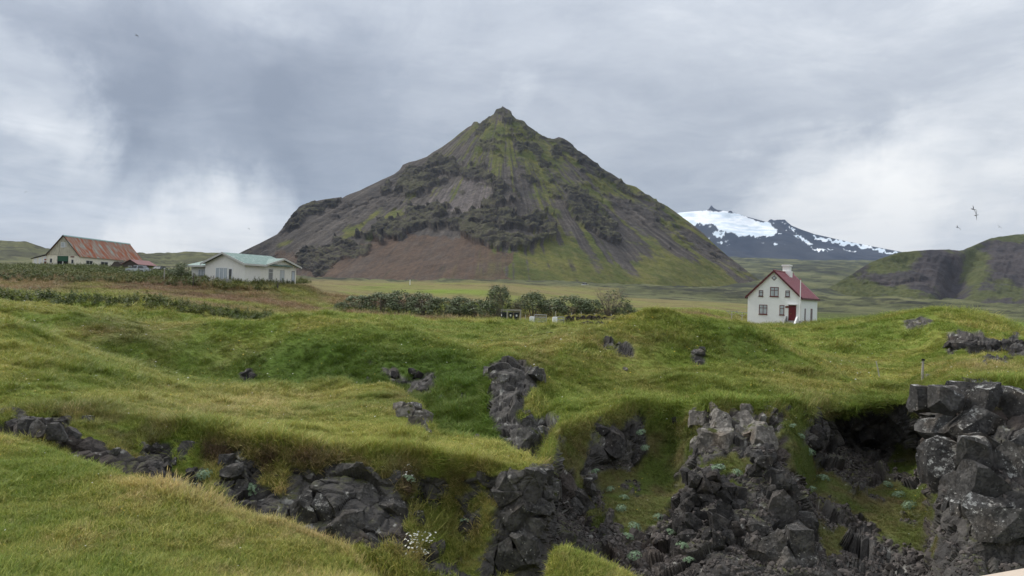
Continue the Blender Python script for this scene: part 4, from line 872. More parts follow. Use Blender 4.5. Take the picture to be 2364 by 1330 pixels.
def inst_mat(name, rough=.7, transl=.3, var=.25, mul=1.0):
    m, nt, b = new_mat(name); N, L = nt.nodes.new, nt.links.new
    at = N('ShaderNodeAttribute'); at.attribute_type = 'INSTANCER'; at.attribute_name = 'gcol'
    va = N('ShaderNodeAttribute'); va.attribute_name = 'tint'
    mx = N('ShaderNodeVectorMath'); mx.operation = 'MULTIPLY'; L(at.outputs['Color'], mx.inputs[0]); L(va.outputs['Color'], mx.inputs[1])
    L(mx.outputs[0], b.inputs['Base Color']); b.inputs['Roughness'].default_value = rough; b.inputs['Specular IOR Level'].default_value = .2
    if transl > 0:
        tr = N('ShaderNodeBsdfTranslucent'); L(mx.outputs[0], tr.inputs['Color']); ms = N('ShaderNodeMixShader'); ms.inputs[0].default_value = transl
        L(b.outputs[0], ms.inputs[1]); L(tr.outputs[0], ms.inputs[2]); L(ms.outputs[0], nt.nodes['Material Output'].inputs[0])
    return m
def tint_mesh(name, verts, faces, tints, material):
    me = bpy.data.meshes.new(name); me.from_pydata(verts, [], faces); me.update()
    a = me.color_attributes.new('tint', 'FLOAT_COLOR', 'POINT'); c = np.ones((len(verts), 4), np.float32); c[:, :3] = tints; a.data.foreach_set('color', c.reshape(-1))
    me.materials.append(material); return me
m_grass = inst_mat('grass_blades', .6, .25)
def tuft(name, n, spread, hmin, hmax, width, lean, seed, stalks=0, straw=.15):
    rnd = random.Random(seed); vs, fs, ts = [], [], []
    for k in range(n + stalks):
        st = k >= n
        a = rnd.uniform(0, 2 * math.pi); r = spread * math.sqrt(rnd.random()); bx, by = r * math.cos(a), r * math.sin(a)
        hgt = rnd.uniform(hmin, hmax) * (1.55 if st else 1); la = rnd.uniform(0, 2 * math.pi); ln = rnd.uniform(.15, lean) * hgt * (.6 if st else 1)
        w = width * rnd.uniform(.6, 1.2) * (.55 if st else 1); wd = la + math.pi / 2 + rnd.uniform(-.6, .6); wx_, wy_ = math.cos(wd) * w, math.sin(wd) * w
        b = rnd.uniform(.75, 1.25)
        t = np.array([2.1, 1.75, 2.6]) * b if st else (np.array([1.9, 1.55, 2.0]) * b if rnd.random() < straw else np.array([rnd.uniform(.85, 1.15), 1.0, .9]) * b)
        i0 = len(vs)
        for j, (u, wf) in enumerate(((0, 1), (.5, .85), (1, .12))) if not st else enumerate(((0, .7), (.7, .6), (.82, 2.2), (1, .3))):
            x, y, z = bx + math.cos(la) * ln * u * u, by + math.sin(la) * ln * u * u, hgt * (u - .12 * u * u * lean)
            vs += [(x - wx_ * wf, y - wy_ * wf, z), (x + wx_ * wf, y + wy_ * wf, z)]; ts += [t, t]
            if j: fs.append((i0 + 2 * j - 2, i0 + 2 * j - 1, i0 + 2 * j + 1, i0 + 2 * j))
    return tint_mesh(name, vs, fs, np.array(ts), m_grass)
TUFTS = [tuft('short_tuft', 22, .10, .05, .13, .0050, 1.1, 1), tuft('soft_tuft', 20, .11, .06, .16, .0052, 1.4, 2, straw=.25), tuft('seeding_tuft', 14, .10, .06, .15, .005, 1.1, 3, stalks=5, straw=.4),
         tuft('long_tuft', 22, .13, .16, .34, .0065, 1.3, 4, straw=.2), tuft('dry_tuft', 22, .12, .08, .24, .0055, 1.5, 5, stalks=3, straw=.75)]
# where turf is seen (or would be from a step aside)
runmax = np.maximum.accumulate(ELEV, 0)
seen = ELEV >= runmax - .012
q0 = V[:-1, :-1]; q1 = V[:-1, 1:]; q2 = V[1:, :-1]
area = np.linalg.norm(np.cross(q1 - q0, q2 - q0), axis=2)
Dq = V[:-1, :-1, 1]; okq = seen[:-1, :-1] & (PX[:-1, :-1] > -120) & (PX[:-1, :-1] < 2484) & (PY[:-1, :-1] < 1420) & (Dq > 6) & (Dq < 128)
rq = rock.reshape(nr, nc)[:-1, :-1]; sq = S[:-1, :-1]
nzq = NV[:-1, :-1, 2]
dens = np.where(Dq < 17, 480, np.where(Dq < 24, 230, np.where(Dq < 38, 150, np.where(Dq < 62, 58, 11.0)))) * np.clip(1 - rq * 1.6, 0, 1)
dens *= np.where((nzq < .25), .55, 1.0) * np.where((PX[:-1, :-1] > 1262) & (sq > 3.0) & (sq < 5.6), .8, 1.0)
wgt = (area * dens * okq).ravel(); total = int(wgt.sum()); ncell = nc - 1
print('grass tufts', total)
total = min(total, 380000)
cum = np.cumsum(wgt); pick = np.searchsorted(cum, rng.random(total) * cum[-1]); pi_, pj = pick // ncell, pick % ncell
ru, rv = rng.random(total)[:, None], rng.random(total)[:, None]
gp = V[pi_, pj] + (V[pi_, pj + 1] - V[pi_, pj]) * ru + (V[pi_ + 1, pj] - V[pi_, pj]) * rv
gpx, gpy, gs, gd = PX[pi_, pj], PY[pi_, pj], S[pi_, pj], V[pi_, pj, 1]
gcol = turf_colour(gp, gpx, gpy, gs, gd) * 1.26
gcol *= rng.uniform(.8, 1.2, (total, 1))
gn = NV[pi_, pj]
sc_d = np.where(gd < 17, 1.0, np.where(gd < 24, 1.15, np.where(gd < 38, 1.3, np.where(gd < 62, 1.65, 2.9))))
sc = sc_d * rng.uniform(.7, 1.35, total) * np.where((gpx > 1262) & (gs > 3.0) & (gs < 5.5), .55, 1.0) * np.where((gs > 1.8) & (gs < 2.15) & (gpx > 360) & (gpx < 860), 1.35, 1.0)
idx = rng.choice(3, total, p=[.45, .40, .15])
crest = (gs > 1.75) & (gs < 2.2) & (gpx > 250) & (gpx < 900) & (rng.random(total) < .35); idx[crest] = 2
drape = (gs > 4.0) & (gs < 6.1) & (gpx < 1262) & (rng.random(total) < .4); idx[drape] = 4
lng = (gs > 7.2) & (gs < 9.0) & (gpx > 700) & (gpx < 1170) & (rng.random(total) < .5); idx[lng] = 3
edge_l = (gs > 5.75) & (gs < 6.15) & (rng.random(total) < .35); idx[edge_l] = 3
tus = (fbm(gp / 1.1, 2, 90) > .30) & (gs > 6.0) & (gs < 12.5) & (rng.random(total) < .4); idx[tus] = 3
fldm = (gs > 12.6) & (rng.random(total) < .5); idx[fldm] = 4
hgt_n = np.clip(1 + 1.1 * fbm(gp / 2.2, 3, 91) + .5 * fbm(gp / .5, 2, 92), .45, 2.0)
sc = sc * hgt_n ** .7 * .86
hz = np.stack([sc, sc, sc * np.where(gd > 38, .62, np.where(gd > 24, .8, 1))], 1)
# tufts lean a little with the slope and the wind
tx = -np.arctan2(gn[:, 1], gn[:, 2]) * .55 + rng.normal(0, .14, total); ty = np.arctan2(gn[:, 0], gn[:, 2]) * .55 + rng.normal(.12, .14, total)
grot = np.stack([np.clip(tx, -1, 1), np.clip(ty, -1, 1), rng.uniform(0, 6.283, total)], 1)
stuff_points('grass', gp - gn * .01, grot, hz, idx, gcol, TUFTS, 'short green and straw-coloured turf grass over the hummocks and cliff tops', 'grass')

# scree, weeds and flowers
def stone_mesh(name, seed, flat_=.7):
    rnd = random.Random(seed); bm = bmesh.new()
    for _ in range(16):
        v = Vector((rnd.gauss(0, 1), rnd.gauss(0, 1), rnd.gauss(0, 1))).normalized() * rnd.uniform(.75, 1.0); bm.verts.new((v.x, v.y * rnd.uniform(.7, 1), v.z * flat_))
    r_ = bmesh.ops.convex_hull(bm, input=bm.verts[:]); bmesh.ops.delete(bm, geom=[v for v in bm.verts if not v.link_faces], context='VERTS')
    me = bpy.data.meshes.new(name); bm.to_mesh(me); bm.free()
    a = me.color_attributes.new('tint', 'FLOAT_COLOR', 'POINT'); a.data.foreach_set('color', np.ones(len(me.vertices) * 4, np.float32)); return me
m_scree = inst_mat('scree_stones', .9, 0)
STONES = [stone_mesh('scree_stone', 500 + k, (.7, .55, .8, .6)[k]) for k in range(4)]
for me in STONES: me.materials.append(m_scree)
def sample(mask_q, n):
    w = (area * mask_q).ravel(); c = np.cumsum(w); pk = np.searchsorted(c, rng.random(n) * c[-1]); i, j = pk // ncell, pk % ncell
    p = V[i, j] + (V[i, j + 1] - V[i, j]) * rng.random((n, 1)) + (V[i + 1, j] - V[i, j]) * rng.random((n, 1)); return p, i, j
PXq, PYq = PX[:-1, :-1], PY[:-1, :-1]
msk = (rq > .4) & seen[:-1, :-1] & (nzq > .78) & (PXq > 1280) & (PXq < 2500) & (sq > 2.2) & (sq < 5.3) & (PYq < 1420)
n = 12000; p, i, j = sample(msk.astype(float), n)
sz = np.exp(rng.normal(math.log(.055), .45, n)).clip(.03, .20)
stuff_points('scree', p, rng.uniform(0, 6.28, (n, 3)), np.repeat(sz[:, None], 3, 1), rng.integers(0, 4, n), np.array([.078, .068, .062]) * rng.uniform(.5, 1.5, (n, 1)), STONES, 'loose dark scree covering the gully floor below the cliffs', 'scree')

m_leafy = inst_mat('weed_leaves', .6, .25)
def weed(name, seed, hgt, nst, leaf):
    rnd = random.Random(seed); vs, fs, ts = [], [], []
    for _ in range(nst):
        a = rnd.uniform(0, 6.28); r = rnd.uniform(0, .28); bx, by = r * math.cos(a), r * math.sin(a); hh = hgt * rnd.uniform(.6, 1.1); lx, ly = rnd.gauss(0, .12), rnd.gauss(0, .12)
        for k in range(9):
            u = (k + .5) / 9; la = rnd.uniform(0, 6.28); L_ = leaf * rnd.uniform(.6, 1.2) * (1.15 - .6 * u); w = L_ * .34
            c = Vector((bx + lx * u, by + ly * u, hh * u)); d = Vector((math.cos(la), math.sin(la), rnd.uniform(-.2, .7))).normalized(); s_ = d.cross(Vector((0, 0, 1))).normalized() * w
            i0 = len(vs); m_ = c + d * L_ * .5 + Vector((0, 0, .02)); vs += [c, m_ + s_, c + d * L_, m_ - s_]; fs.append((i0, i0 + 1, i0 + 2, i0 + 3))
            b = rnd.uniform(.7, 1.3); ts += [np.array([b * rnd.uniform(.85, 1.2), b, b * .9])] * 4
    return tint_mesh(name, vs, fs, np.array(ts), m_leafy)
WEEDS = [weed('leafy_weed', 600 + k, (.75, .6, .95)[k], 6, (.26, .22, .30)[k]) for k in range(3)]
bank = ((sq > 14.4) & (sq < 15.85) & (PXq < 640 + 60 * (sq - 14.5)) & (PXq > -150)) | ((sq > 12.05) & (sq < 12.9) & (PXq < 630) & (PXq > -150))
bank2 = (sq > 12.6) & (sq < 14.1) & (PXq > 770) & (PXq < 1480) & (PYq > 708) & (PYq < 736) & (Dq > 96)
n = 7000; p, i, j = sample(bank.astype(float) + .35 * bank2, n)
wn_ = fbm(p / 5, 3, 610)
wc = lerp(np.broadcast_to(np.array([.07, .10, .026]), p.shape), [.13, .15, .05], np.clip(.5 + wn_ * 1.2, 0, 1)) * rng.uniform(.75, 1.25, (n, 1))
ws = rng.uniform(.6, 1.25, n)
stuff_points('weeds', p, np.stack([rng.normal(0, .1, n), rng.normal(0, .1, n), rng.uniform(0, 6.28, n)], 1), np.repeat(ws[:, None], 3, 1), rng.integers(0, 3, n), wc, WEEDS, 'rank dark green weeds on the banks below the farm and along the ditch', 'weeds')

m_flower = inst_mat('flower_heads', .6, .2)
def flower(name, seed):
    rnd = random.Random(seed); vs, fs = [], []
    for k in range(7):
        a = k * 6.283 / 7; i0 = len(vs); b = Vector((0, 0, 1.0)); d = Vector((math.cos(a), math.sin(a), .25)); s_ = Vector((-math.sin(a), math.cos(a), 0)) * .28
        vs += [b, b + d * .6 + s_, b + d, b + d * .6 - s_]; fs.append((i0, i0 + 1, i0 + 2, i0 + 3))
    return tint_mesh(name, vs, fs, np.ones((len(vs), 3)), m_flower)
fq = okq & (rq < .2) & (sq > 1.0) & (sq < 12.5) & (Dq < 70)
n = 2600; p, i, j = sample(fq * (1.0 / np.maximum(Dq, 8) ** 1.2), n); fd = p[:, 1]
fs_ = np.clip(fd * .0011, .012, .05) * rng.uniform(.6, 1.2, n)
wht = rng.random((n, 1)) < .3
fc_ = np.where(wht, np.array([.62, .62, .55]), np.array([.45, .34, .04]))
p2, i2, j2 = sample(((PXq > 935) & (PXq < 995) & (PYq > 1250) & (PYq < 1300) & (sq > 3) & (sq < 5) & seen[:-1, :-1]).astype(float) + .6 * ((PXq > 930) & (PXq < 960) & (PYq > 1090) & (PYq < 1140) & (sq > 3.5) & (sq < 5.6)), 130)
pa = np.concatenate([p + [0, 0, .10], p2 + [0, 0, .22]]); na = len(pa)
stuff_points('flowers', pa, np.stack([rng.normal(.3, .3, na), rng.normal(0, .3, na), rng.uniform(0, 6.28, na)], 1), np.repeat(np.concatenate([fs_, rng.uniform(.02, .04, 130)])[:, None], 3, 1), np.zeros(na), np.concatenate([fc_, np.tile([.7, .7, .62], (130, 1))]), [flower('flower_head', 3)], 'tiny yellow and white flowers dotted through the turf', 'flowers')

# ------------------------------------------------------------------ plants that stand alone
m_rose = mat('roseroot_leaves', (.20, .28, .17), .6, .3, 9)
m_rose_y = mat('roseroot_flowering', (.19, .20, .08), .6, .3, 9)
def rosette_mesh(name, seed, n=120):
    rnd = random.Random(seed); mb = MB()
    for k in range(n):
        a, z = rnd.uniform(0, 6.283), rnd.random() ** .8; r = math.sqrt(max(0, 1 - z * z)); d = Vector((r * math.cos(a), r * math.sin(a), z * .75)); c = d * rnd.uniform(.78, 1.05)
        n_ = d.normalized(); t = n_.orthogonal().normalized(); t.rotate(Matrix.Rotation(rnd.uniform(0, 6.28), 3, n_)); b = n_.cross(t); s_ = rnd.uniform(.10, .17)
        for q in range(4):
            u = t * math.cos(q * 1.571) + b * math.sin(q * 1.571); v = n_.cross(u); mb.add([c, c + u * s_ * .6 + v * s_ * .35 + n_ * s_ * .3, c + u * s_ * 1.1 + n_ * s_ * .45, c + u * s_ * .6 - v * s_ * .35 + n_ * s_ * .3], [(0, 1, 2, 3)])
    mb.tube((0, 0, -.3), (0, 0, .7), .25, .1, 6)
    me = bpy.data.meshes.new(name); me.from_pydata(mb.v, [], mb.f); me.update(); return me
ROSE = [rosette_mesh('roseroot', 700 + k) for k in range(3)]
SINGLE = {(473, 1097): 'round pale green roseroot clump between the narrow rock and the upright block', (577, 1132): 'pale green roseroot clump at the foot of the upright block', (943, 1107): 'pale green roseroot clump on the dry bank above the big black crag',
          (1075, 1205): 'yellowish roseroot clump on the small black rock in the grassy hollow', (1655, 1088): 'roseroot clump on the shelf of the middle spur', (1465, 1285): 'lowest pale roseroot clump among the scree'}
ROSE_L = ['roseroot clump high on the grassy alcove slope below the black boulder', 'larger roseroot clump in the middle of the alcove slope', 'roseroot clump just under the larger one on the alcove slope', 'small roseroot clump topmost of those below the black boulder', 'small roseroot clump beside the edge of the black overhanging boulder',
 'yellowish roseroot clump on the turf just past the black boulder', 'little roseroot clump in the green strip next to the black boulder', 'roseroot clump on the far end of the middle spur shelf', 'roseroot clump against the rubble face, highest of three', 'roseroot clump against the rubble face, middle of three',
 'roseroot clump against the rubble face, lowest of three', 'yellowish roseroot clump in the moss of the cave hollow', 'roseroot clump nearest the headland in the cave hollow', 'small roseroot clump beside the dark rib at the cave mouth', 'small roseroot clump high between the pale crag and the dark rib', 'roseroot clump on the green tongue between spur and cave',
 'roseroot clump lower on the green tongue beside the toppling blocks', 'tiny roseroot clump just under the turf lip beside the pale crag', 'yellowish small roseroot clump at the foot of the black boulder', 'small roseroot clump where the alcove grass meets the scree', 'small roseroot clump farthest up the moss of the cave hollow']
for k, (x, y, dia) in enumerate([(473, 1097, 30), (577, 1132, 34), (943, 1107, 24), (1075, 1205, 24), (1655, 1088, 36), (1465, 1285, 28), (1435, 1175, 22), (1465, 1218, 26), (1450, 1240, 22), (1440, 1150, 20), (1375, 1090, 18), (1480, 1000, 20), (1490, 1035, 18), (1702, 1092, 20),
                                  (1550, 1232, 24), (1575, 1262, 26), (1590, 1295, 22), (2075, 1145, 26), (2100, 1168, 26), (1870, 1045, 20), (1848, 1008, 18), (1900, 1105, 24), (1872, 1132, 22), (1830, 985, 16), (1410, 1130, 18), (1520, 1195, 20), (2050, 1120, 20)]):
    p = vis(x, y)
    if p is None: continue
    yl = (x, y) == (1075, 1205) or k % 7 == 6
    me = ROSE[k % 3]
    if yl: me = me.copy()
    o = link('roseroot_clump', me, m_rose_y if yl else m_rose, None, p * (1 - .22 / p.y)); s_ = dia / F * p.y * .62; o.scale = (s_, s_, s_ * .85); o.rotation_euler = (R(22), 0, k)
    tag(o, SINGLE.get((x, y)) or ROSE_L[k - 6], 'plant', 'roseroot clumps on the cliffs')

m_leafA = mat('willow_leaf', (.10, .13, .055), .6, .35, 1.2); m_leafB = mat('willow_leaf_pale', (.20, .23, .13), .6, .3, 1.2); m_twig = mat('grey_twigs', (.20, .165, .14), .9, .25, 5)
def crown_meshes(seed, clumps, per, leaf, fill=1.0):
    rnd = random.Random(seed); dk, lt = MB(), MB()
    for c in range(clumps):
        a = rnd.uniform(0, 6.283); u = rnd.uniform(-.15, 1); r = math.sqrt(max(0, 1 - max(0, u) ** 2)) * rnd.uniform(.55, 1.0)
        cen = Vector((r * math.cos(a) * .5, r * math.sin(a) * .5, .34 + u * .52)); cr_ = rnd.uniform(.09, .17)
        for k in range(per):
            d = Vector((rnd.gauss(0, 1), rnd.gauss(0, 1), rnd.gauss(.25, 1))).normalized(); p = cen + d * cr_ * rnd.uniform(.4, 1.1); n_ = (d + Vector((rnd.gauss(0, .5), rnd.gauss(0, .5), rnd.gauss(.3, .5)))).normalized()
            t = n_.orthogonal().normalized(); t.rotate(Matrix.Rotation(rnd.uniform(0, 6.28), 3, n_)); b = n_.cross(t); s_ = leaf * rnd.uniform(.6, 1.2)
            (lt if rnd.random() < .3 else dk).add([p - t * s_, p + b * s_ * .45, p + t * s_, p - b * s_ * .45], [(0, 1, 2, 3)])
    out = []
    for mb, nm in ((dk, 'crown'), (lt, 'crown')):
        me = bpy.data.meshes.new(nm); me.from_pydata(mb.v, [], mb.f); me.update(); out.append(me)
    out[0].materials.append(m_leafA); out[1].materials.append(m_leafB)
    return out
def join_meshes(name, ms):
    v, f, mi, mats = [], [], [], []
    for me in ms:
        k = len(v); v += [tuple(x.co) for x in me.vertices]; f += [tuple(i + k for i in p_.vertices) for p_ in me.polygons]; mi += [len(mats)] * len(me.polygons); mats += list(me.materials)
    o = bpy.data.meshes.new(name); o.from_pydata(v, [], f); o.update()
    for m_ in mats: o.materials.append(m_)
    o.polygons.foreach_set('material_index', np.array(mi, np.int32)); return o
def stems_mesh(seed, n, top, r):
    rnd = random.Random(seed); mb = MB()
    for k in range(n):
        a = rnd.uniform(0, 6.28); q = Vector((math.cos(a) * rnd.uniform(.15, .48), math.sin(a) * rnd.uniform(.15, .48), top * rnd.uniform(.45, 1))); m_ = q * .5 + Vector((rnd.gauss(0, .05), rnd.gauss(0, .05), .06))
        mb.tube((q.x * .12, q.y * .12, -.05), m_, r, r * .7, 5, False); mb.tube(m_, q, r * .7, r * .25, 5, False)
        for j in range(9):
            s_ = m_ + (q - m_) * rnd.random(); mb.tube(s_, s_ + Vector((rnd.gauss(0, .13), rnd.gauss(0, .13), rnd.uniform(-.02, .16))), r * .4, r * .14, 3, False)
    me = bpy.data.meshes.new('stems'); me.from_pydata(mb.v, [], mb.f); me.update(); me.materials.append(m_twig); return me
CROWNS = [join_meshes('crown', crown_meshes(800 + k, 62, 44, .030)) for k in range(4)]; SPARSE = join_meshes('crown', crown_meshes(820, 14, 26, .026))
STEMS = [stems_mesh(830 + k, 12, .85, .012) for k in range(2)]; STEMS_T = stems_mesh(840, 70, 1.0, .004)
SHRUBS = [(790, 103, 24, 24, 0, 'small round willow bush standing alone at the end of the hedge'), (830, 104, 66, 46, 0, 'dense willow shrub, first of the tall ones after the small round bush'), (880, 104, 66, 50, 0, 'dark willow shrub left of the tallest leafy one in the long hedge'),
          (925, 105, 62, 66, 0, 'tallest leafy willow shrub in the long stretch of hedge'), (975, 104, 66, 56, 0, 'willow shrub just right of the tallest leafy one'), (1020, 104, 64, 58, 0, 'willow shrub in the middle of the hedge, with bright leaf tips'),
          (1065, 104, 64, 54, 0, 'willow shrub two along from the bare-stemmed one'), (1105, 103, 56, 52, 0, 'willow shrub next to the tall bare-stemmed one'), (1150, 104, 50, 78, 1, 'tallest willow of the hedge, with pale stems, next to the bins'), (1192, 105, 48, 54, 2, 'grey twiggy shrub with few leaves behind the bins'),
          (1232, 106, 56, 56, 0, 'willow shrub behind the open metal gate'), (1275, 106, 60, 56, 0, 'willow shrub behind the first white fence post'), (1318, 106, 64, 56, 0, 'willow shrub behind the leaning fence posts'), (1360, 107, 60, 52, 0, 'low willow shrub before the big leafless one'),
          (1408, 108, 66, 66, 2, 'purple-grey twiggy shrub with few leaves near the end of the hedge'), (1440, 108, 44, 38, 0, 'last low willow shrub of the hedge, beside the golden field'), (417, 121, 34, 38, 0, 'dark bush beside the green-roofed bungalow'), (400, 124, 24, 26, 0, 'smaller bush between the bungalow and the parked cars')]
for k, (x, d, w, hh, ty_, lb) in enumerate(SHRUBS):
    p = at(x, d); t = empty('willow_shrub', p - Vector((0, 0, .1)), k * 1.3); v_ = (1.0, .92, 1.05, .95, 1.08, .9)[k % 6]; t.scale = (w / F * d * 1.55, w / F * d * 1.2, hh / F * d * 1.06 * v_)
    tag(t, lb, 'shrub', 'willow shrubs by the farm track')
    if ty_ == 0: link('crown', CROWNS[k % 4], None, t); link('stems', STEMS[k % 2], None, t)
    elif ty_ == 1: link('crown', CROWNS[1], None, t); link('stems', STEMS_T, None, t)
    else: link('crown', SPARSE, None, t); link('stems', STEMS_T, None, t)

# ------------------------------------------------------------------ buildings
m_white = mat('white_render', (.82, .82, .80), .8, .05, 1.5); m_dred = mat('dark_red_paint', (.13, .018, .022), .5, .15, 4); m_redroof = mat('red_sheet_roof', (.27, .085, .095), .45, .10, 1.2)
m_trimred = mat('roof_trim_red', (.085, .016, .02), .5, .15, 4); m_pane = mat('window_glass', (.42, .46, .48), .15, .25, 1.3, spec=.6); m_panedk = mat('dark_glass', (.04, .045, .05), .15, .3, 1.5, spec=.6)
m_grey = mat('grey_concrete', (.30, .30, .29), .9, .2, 4); m_gold = mat('brass', (.45, .33, .12), .4, .1, 5, metal=.7)
def window(parent, axis, c0, c1, z0, z1, at_, frame_m, pane_m, sgn=-1, bars=(1, 1), sill=True, fw=.08):
    """window on a wall plane: axis 'x' runs along x (wall faces sgn*y), axis 'y' along y (wall faces sgn*x)"""
    def B(mb, a0, a1, o0, o1, zz0, zz1):
        lo, hi = sorted((at_ + sgn * o0, at_ + sgn * o1))
        return mb.box(a0, a1, lo, hi, zz0, zz1) if axis == 'x' else mb.box(lo, hi, a0, a1, zz0, zz1)
    f = MB()
    B(f, c0, c1, -.05, .05, z0, z0 + fw); B(f, c0, c1, -.05, .05, z1 - fw, z1); B(f, c0, c0 + fw, -.048, .048, z0 + fw, z1 - fw); B(f, c1 - fw, c1, -.048, .048, z0 + fw, z1 - fw)
    for k in range(1, bars[0] + 1):
        x = c0 + (c1 - c0) * k / (bars[0] + 1); B(f, x - fw * .45, x + fw * .45, -.046, .044, z0 + fw, z1 - fw)
    if bars[1]: zz = z0 + (z1 - z0) * .66; B(f, c0 + fw, c1 - fw, -.044, .042, zz - fw * .4, zz + fw * .4)
    w = f.build('window', frame_m, parent)
    nx = bars[0] + 1
    for k in range(nx):
        a0 = c0 + (c1 - c0) * k / nx; a1 = c0 + (c1 - c0) * (k + 1) / nx; B(MB(), a0, a1, 0, .01, z0, z1)
        for (b0, b1) in (((z0, z0 + (z1 - z0) * .66), (z0 + (z1 - z0) * .66, z1)) if bars[1] else ((z0, z1),)):
            mb = MB(); B(mb, a0 + fw * .3, a1 - fw * .3, -.03, .016, b0 + fw * .3, b1 - fw * .3); mb.build('pane', pane_m, w)
    if sill: mb = MB(); B(mb, c0 - .06, c1 + .06, -.02, .12, z0 - .07, z0 - .003); mb.build('sill', frame_m, w)
    return w
# white house
hl = P(1725, 748, 108.0); HW, HL, HE, HR = 7.4, 9.4, 4.15, 7.75
hs = empty('white_house', hl, R(-36)); tag(hs, 'white two-storey house with dark red roof, door and window frames', 'house')
MB().prism([(0, -1.0), (HW, -1.0), (HW, HE), (HW / 2, HR), (0, HE)], 0, HL).build('wall', m_white, hs)
ov = .28; sl = (HR - HE) / (HW / 2)
rf = None
for sgn in (0, 1):
    xa = -ov if sgn == 0 else HW + ov; za = HE - ov * sl + .06; xr, zr = HW / 2, HR + .06
    q = [(xa, -ov, za), (xr, -ov, zr), (xr, HL + ov, zr), (xa, HL + ov, za)]
    if sgn: q = q[::-1]
    mb = MB(); mb.slab(*[Vector(v) for v in q], -.12)
    r_ = mb.build('roof', m_redroof, hs)
    # barge board and eave board
    bb = MB(); n_ = Vector((0, 0, -.26)); bb.add([(xa, -ov - .05, za + .1), (xr, -ov - .05, zr + .1), (xr, -ov - .05, zr - .22), (xa, -ov - .05, za - .2), (xa, -ov + .02, za + .1), (xr, -ov + .02, zr + .1), (xr, -ov + .02, zr - .22), (xa, -ov + .02, za - .2)], [(0, 1, 2, 3), (7, 6, 5, 4), (0, 4, 5, 1), (1, 5, 6, 2), (2, 6, 7, 3), (3, 7, 4, 0)])
    bb.build('barge_board', m_trimred, r_)
    MB().box(min(xa, xa + (-.05 if sgn == 0 else .05)), max(xa, xa + (-.05 if sgn == 0 else .05)), -ov, HL + ov, za - .2, za + .06).build('eave_board', m_trimred, r_)
    rf = r_
    for k in range(1, 14):
        y = -ov + (HL + 2 * ov) * k / 14; s0 = MB(); d_ = Vector((xr - xa, 0, zr - za)); up_ = Vector((-d_.z, 0, d_.x)).normalized() * (.035 if sgn == 0 else -.035)
        a_, b_ = Vector((xa, y - .02, za)), Vector((xr, y - .02, zr)); e_ = Vector((0, .04, 0))
        s0.add([a_, b_, b_ + e_, a_ + e_, a_ + up_, b_ + up_, b_ + e_ + up_, a_ + e_ + up_], [(0, 1, 2, 3), (4, 5, 6, 7), (0, 1, 5, 4), (1, 2, 6, 5), (2, 3, 7, 6), (3, 0, 4, 7)]); s0.build('seam', m_redroof, r_)
MB().tube((HW / 2, -ov, HR + .11), (HW / 2, HL + ov, HR + .11), .09, n=8).build('ridge_cap', m_redroof, rf)
ch = MB(); cy0 = 5.4; ch.box(HW / 2 - .55, HW / 2 + .75, cy0 - .15, cy0 + 1.15, HR - 1.1, HR + .25); c_o = ch.build('chimney', m_white, hs)
MB().box(HW / 2 - .40, HW / 2 + .60, cy0, cy0 + 1.0, HR + .25, HR + .98).build('stack', m_white, c_o)
MB().box(HW / 2 - .52, HW / 2 + .72, cy0 - .12, cy0 + 1.12, HR + .98, HR + 1.2).build('chimney_cap', m_white, c_o)
def fx_(u): return u * HW
window(hs, 'x', fx_(.43), fx_(.59), 4.1, 5.45, 0, m_dred, m_pane)
window(hs, 'x', fx_(.214), fx_(.296), 4.1, 4.96, 0, m_trimred, m_pane, bars=(0, 1)); window(hs, 'x', fx_(.72), fx_(.80), 4.1, 4.98, 0, m_trimred, m_pane, bars=(0, 1))
window(hs, 'x', fx_(.225), fx_(.383), 1.5, 2.88, 0, m_dred, m_pane); window(hs, 'x', fx_(.618), fx_(.705), 1.5, 2.9, 0, m_dred, m_pane, bars=(0, 1))
Md = Matrix.Translation((HW * .5, 0, 6.75)) @ Matrix.Rotation(R(45), 4, 'Y')
dw = MB().box(-.27, .27, -.05, .05, -.27, .27, Md).build('attic_window', m_trimred, hs); MB().box(-.19, .19, -.06, .0, -.19, .19, Md).build('pane', m_pane, dw)
dr = MB().box(fx_(.786), fx_(.925), -.05, .05, .75, 2.92).build('door', m_dred, hs)
for zz in (.95, 1.85):
    for a0, a1 in ((.80, .845), (.865, .91)): MB().box(fx_(a0), fx_(a1), -.075, -.05, zz, zz + .75).build('door_panel', m_dred, dr)
MB().tube((fx_(.835), -.05, 1.75), (fx_(.835), -.13, 1.75), .035).build('handle', m_gold, dr)
MB().box(fx_(.77), fx_(.94), -.45, 0, 3.0, 3.06).build('door_hood', m_white, hs)
st = empty('steps', (0, 0, 0)); st.parent = hs
for k in range(4): MB().box(fx_(.775), fx_(.94), -.45 - .3 * k, -.003 - (.3 * k if k else 0) - (.15 if k else 0), -.9, .73 - .18 * k).build('step', m_grey, st)
for x0, mm in ((fx_(.735), m_grey), (fx_(.945), m_white)):
    MB().add([(x0, -.02, -1), (x0, -.5, -1), (x0, -1.9, -1), (x0, -1.9, .2), (x0, -.5, 1.35), (x0, -.02, 1.35)] + [(x0 + .22, -.02, -1), (x0 + .22, -.5, -1), (x0 + .22, -1.9, -1), (x0 + .22, -1.9, .2), (x0 + .22, -.5, 1.35), (x0 + .22, -.02, 1.35)],
             [(0, 1, 2, 3, 4, 5), (11, 10, 9, 8, 7, 6)] + [(i, i + 6, (i + 1) % 6 + 6, (i + 1) % 6) for i in range(6)]).build('stair_wall', mm, st)
